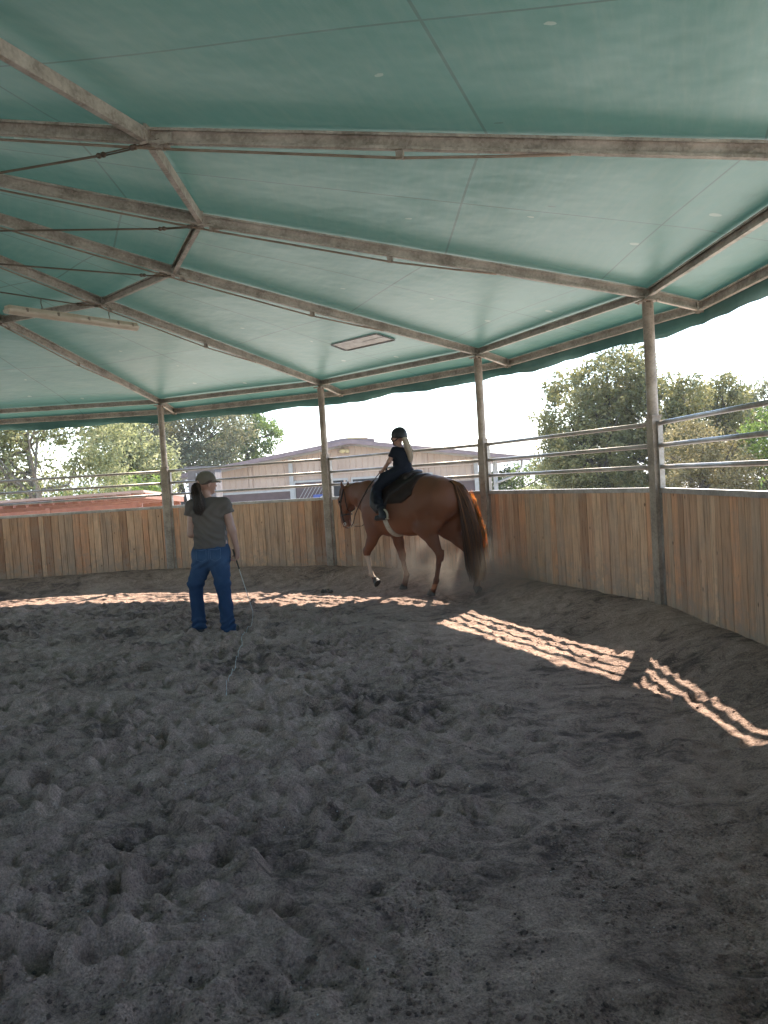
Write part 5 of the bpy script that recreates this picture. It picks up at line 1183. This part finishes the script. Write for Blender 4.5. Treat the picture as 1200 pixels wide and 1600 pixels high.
tree('small tree with a loose round crown right of the round one', (11.25, 25, BG), [(0, 0, 4.75, .80, .8, .75), (.2, 0, 3.9, .9, .8, .8), (-.4, 0, 3.1, .7, .7, .6)], 14000, .062, 'lf_dark', 44, .11, 'bark_dark', 12, .32, .65)
tree('mid green tree standing behind the two small round ones', (14.6, 33, BG), [(-.8, 0, 4.6, 1.3, 1, 1.3), (.9, 0, 4.2, 1.3, 1, 1.3), (2.6, 0, 4.9, 1.4, 1, 1.3), (0, 0, 2.9, 2.4, 1, 1.2), (4.2, 0, 3.9, 1.5, 1, 1.5)], 26000, .085, 'lf_oak', 51, .16, 'bark_dark', 12, .42, .9)
tree('yellow green tree at the far right edge behind the rails', (10.6, 20, BG), [(-.3, 0, 3.5, .9, .9, .7), (.8, 0, 3.9, 1.0, .9, .8), (.4, 0, 2.9, 1.4, 1, .6)], 10000, .055, 'lf_green', 45, .12, 'bark_dark', 12, .30, .7)
tree('bronze leaved bush tree right beside the tall post', (8.4, 20.5, BG), [(-.2, 0, 3.1, .9, .8, .8), (.7, 0, 2.6, .9, .8, .7), (.2, -.2, 2.0, 1.2, .8, .8)], 13000, .050, 'lf_brown', 46, .12, 'bark_dark', 6, .28)
tree('dark leafy shrub tree below the loose crowned tree', (10.0, 21, BG), [(0, 0, 2.3, 1.2, .9, .8), (1.4, 0, 2.2, 1.1, .9, .7), (.6, 0, 1.6, 1.6, .9, .6)], 12000, .055, 'lf_oak', 47, .12, 'bark_dark', 6, .30)
tree('low yellow green bush in the far right corner above the boards', (9.3, 16.5, BG), [(0, 0, 2.2, .8, .7, .55), (1.0, 0, 2.4, .8, .7, .6), (.3, 0, 1.8, 1.2, .7, .5)], 9000, .045, 'lf_green', 48, .10, 'bark_dark', 6, .26)
tree('low green bushes seen between the barn and the dense oak', (7.4, 42, BG), [(-1.6, 0, 2.0, 1.5, 1.2, .9), (.6, 0, 2.2, 1.6, 1.2, 1.0), (2.8, 0, 2.4, 1.6, 1.2, 1.0), (-.4, 0, 1.2, 2.6, 1.2, .9)], 14000, .085, 'lf_green', 49, .14, 'bark_dark', 6, .4)
tree('olive green bush by the white posts at the right barn corner', (7.0, 33, BG), [(-.6, 0, 1.2, 1.2, .9, .8), (.8, 0, 1.5, 1.1, .9, .8), (1.8, 0, 1.9, .9, .8, .8)], 10000, .07, 'lf_light', 50, .12, 'bark_dark', 6, .35)
# distant wooded hills
MT['hill'] = simple('wooded_hills', (0.045, 0.07, 0.05), (0.075, 0.10, 0.065), rough=0.95, scale=.01)
Vh = []; Fh = []; K = 240
for i in range(K):
    a = R(-70+i*140/(K-1)); r0 = 1500; x, y = r0*math.sin(a), r0*math.cos(a)
    hh = 14+34*float(fbm(np.array(i*.045), np.array(2.5), 4))
    Vh += [(x, y, -12), (x*.985, y*.985, hh*.75), (x*1.03, y*1.03, hh), (x*1.12, y*1.12, -12)]
for i in range(K-1):
    for q in range(3): Fh.append((i*4+q, (i+1)*4+q, (i+1)*4+q+1, i*4+q+1))
o = link('hills', np_mesh('hills', np.array(Vh), np.array(Fh)), MT['hill']); tag(o, kind='structure')

# ------------------------------------------------------------------ dust kicked up round the hooves
def dust():
    m = bpy.data.materials.new('dust'); m.use_nodes = True; N = m.node_tree.nodes; L = m.node_tree.links; N.remove(N['Principled BSDF'])
    out = N['Material Output']; pv = N.new('ShaderNodeVolumePrincipled'); pv.inputs['Color'].default_value = (0.92, 0.82, 0.70, 1); pv.inputs['Anisotropy'].default_value = 0.35
    tc = N.new('ShaderNodeTexCoord'); n = nd(N, 'ShaderNodeTexNoise', i_Scale=2.2, i_Detail=4.0, i_Roughness=0.6, i_Distortion=.4); L.new(tc.outputs['Object'], n.inputs['Vector'])
    rp = ramp(N, [(0.42, (0, 0, 0)), (0.75, (1, 1, 1))]); L.new(n.outputs['Fac'], rp.inputs[0])
    # fades out towards the edge of the cloud (generated coords are 0..1 in its box)
    mp = nd(N, 'ShaderNodeMapping'); mp.inputs['Location'].default_value = (-1, -1, -.28); mp.inputs['Scale'].default_value = (2, 2, 1.28); L.new(tc.outputs['Generated'], mp.inputs[0])
    ln = nd(N, 'ShaderNodeVectorMath', operation='LENGTH'); L.new(mp.outputs[0], ln.inputs[0])
    r2_ = ramp(N, [(0.15, (1, 1, 1)), (0.95, (0, 0, 0))]); L.new(ln.outputs['Value'], r2_.inputs[0])
    mu = nd(N, 'ShaderNodeMath', operation='MULTIPLY'); L.new(rp.outputs[0], mu.inputs[0]); L.new(r2_.outputs[0], mu.inputs[1])
    m2 = nd(N, 'ShaderNodeMath', operation='MULTIPLY'); L.new(mu.outputs[0], m2.inputs[0]); m2.inputs[1].default_value = 5.0
    L.new(m2.outputs[0], pv.inputs['Density']); L.new(pv.outputs[0], out.inputs['Volume'])
    b = MB().box((0, 0, .5), (3.4, 1.5, 1.0)); o = b.build('dust_cloud', m, None); o.location = (.95, 9.55, .03); o.rotation_euler = (0, 0, R(-52))
    tag(o, 'thin dust cloud hanging round the hooves of the horse', 'dust', kind='stuff')
dust()

# ------------------------------------------------------------------ dusty air between here and the far hills
def haze():
    m = bpy.data.materials.new('haze'); m.use_nodes = True; N = m.node_tree.nodes; L = m.node_tree.links; N.remove(N['Principled BSDF'])
    pv = N.new('ShaderNodeVolumePrincipled'); pv.inputs['Color'].default_value = (0.90, 0.95, 1.0, 1); pv.inputs['Density'].default_value = 0.0006; pv.inputs['Anisotropy'].default_value = 0.2
    L.new(pv.outputs[0], N['Material Output'].inputs['Volume'])
    o = MB().box((0, 700, 20), (4000, 2200, 68)).build('haze', m, None); tag(o, 'thin bluish haze softening the distant hills', 'haze', kind='stuff')
haze()
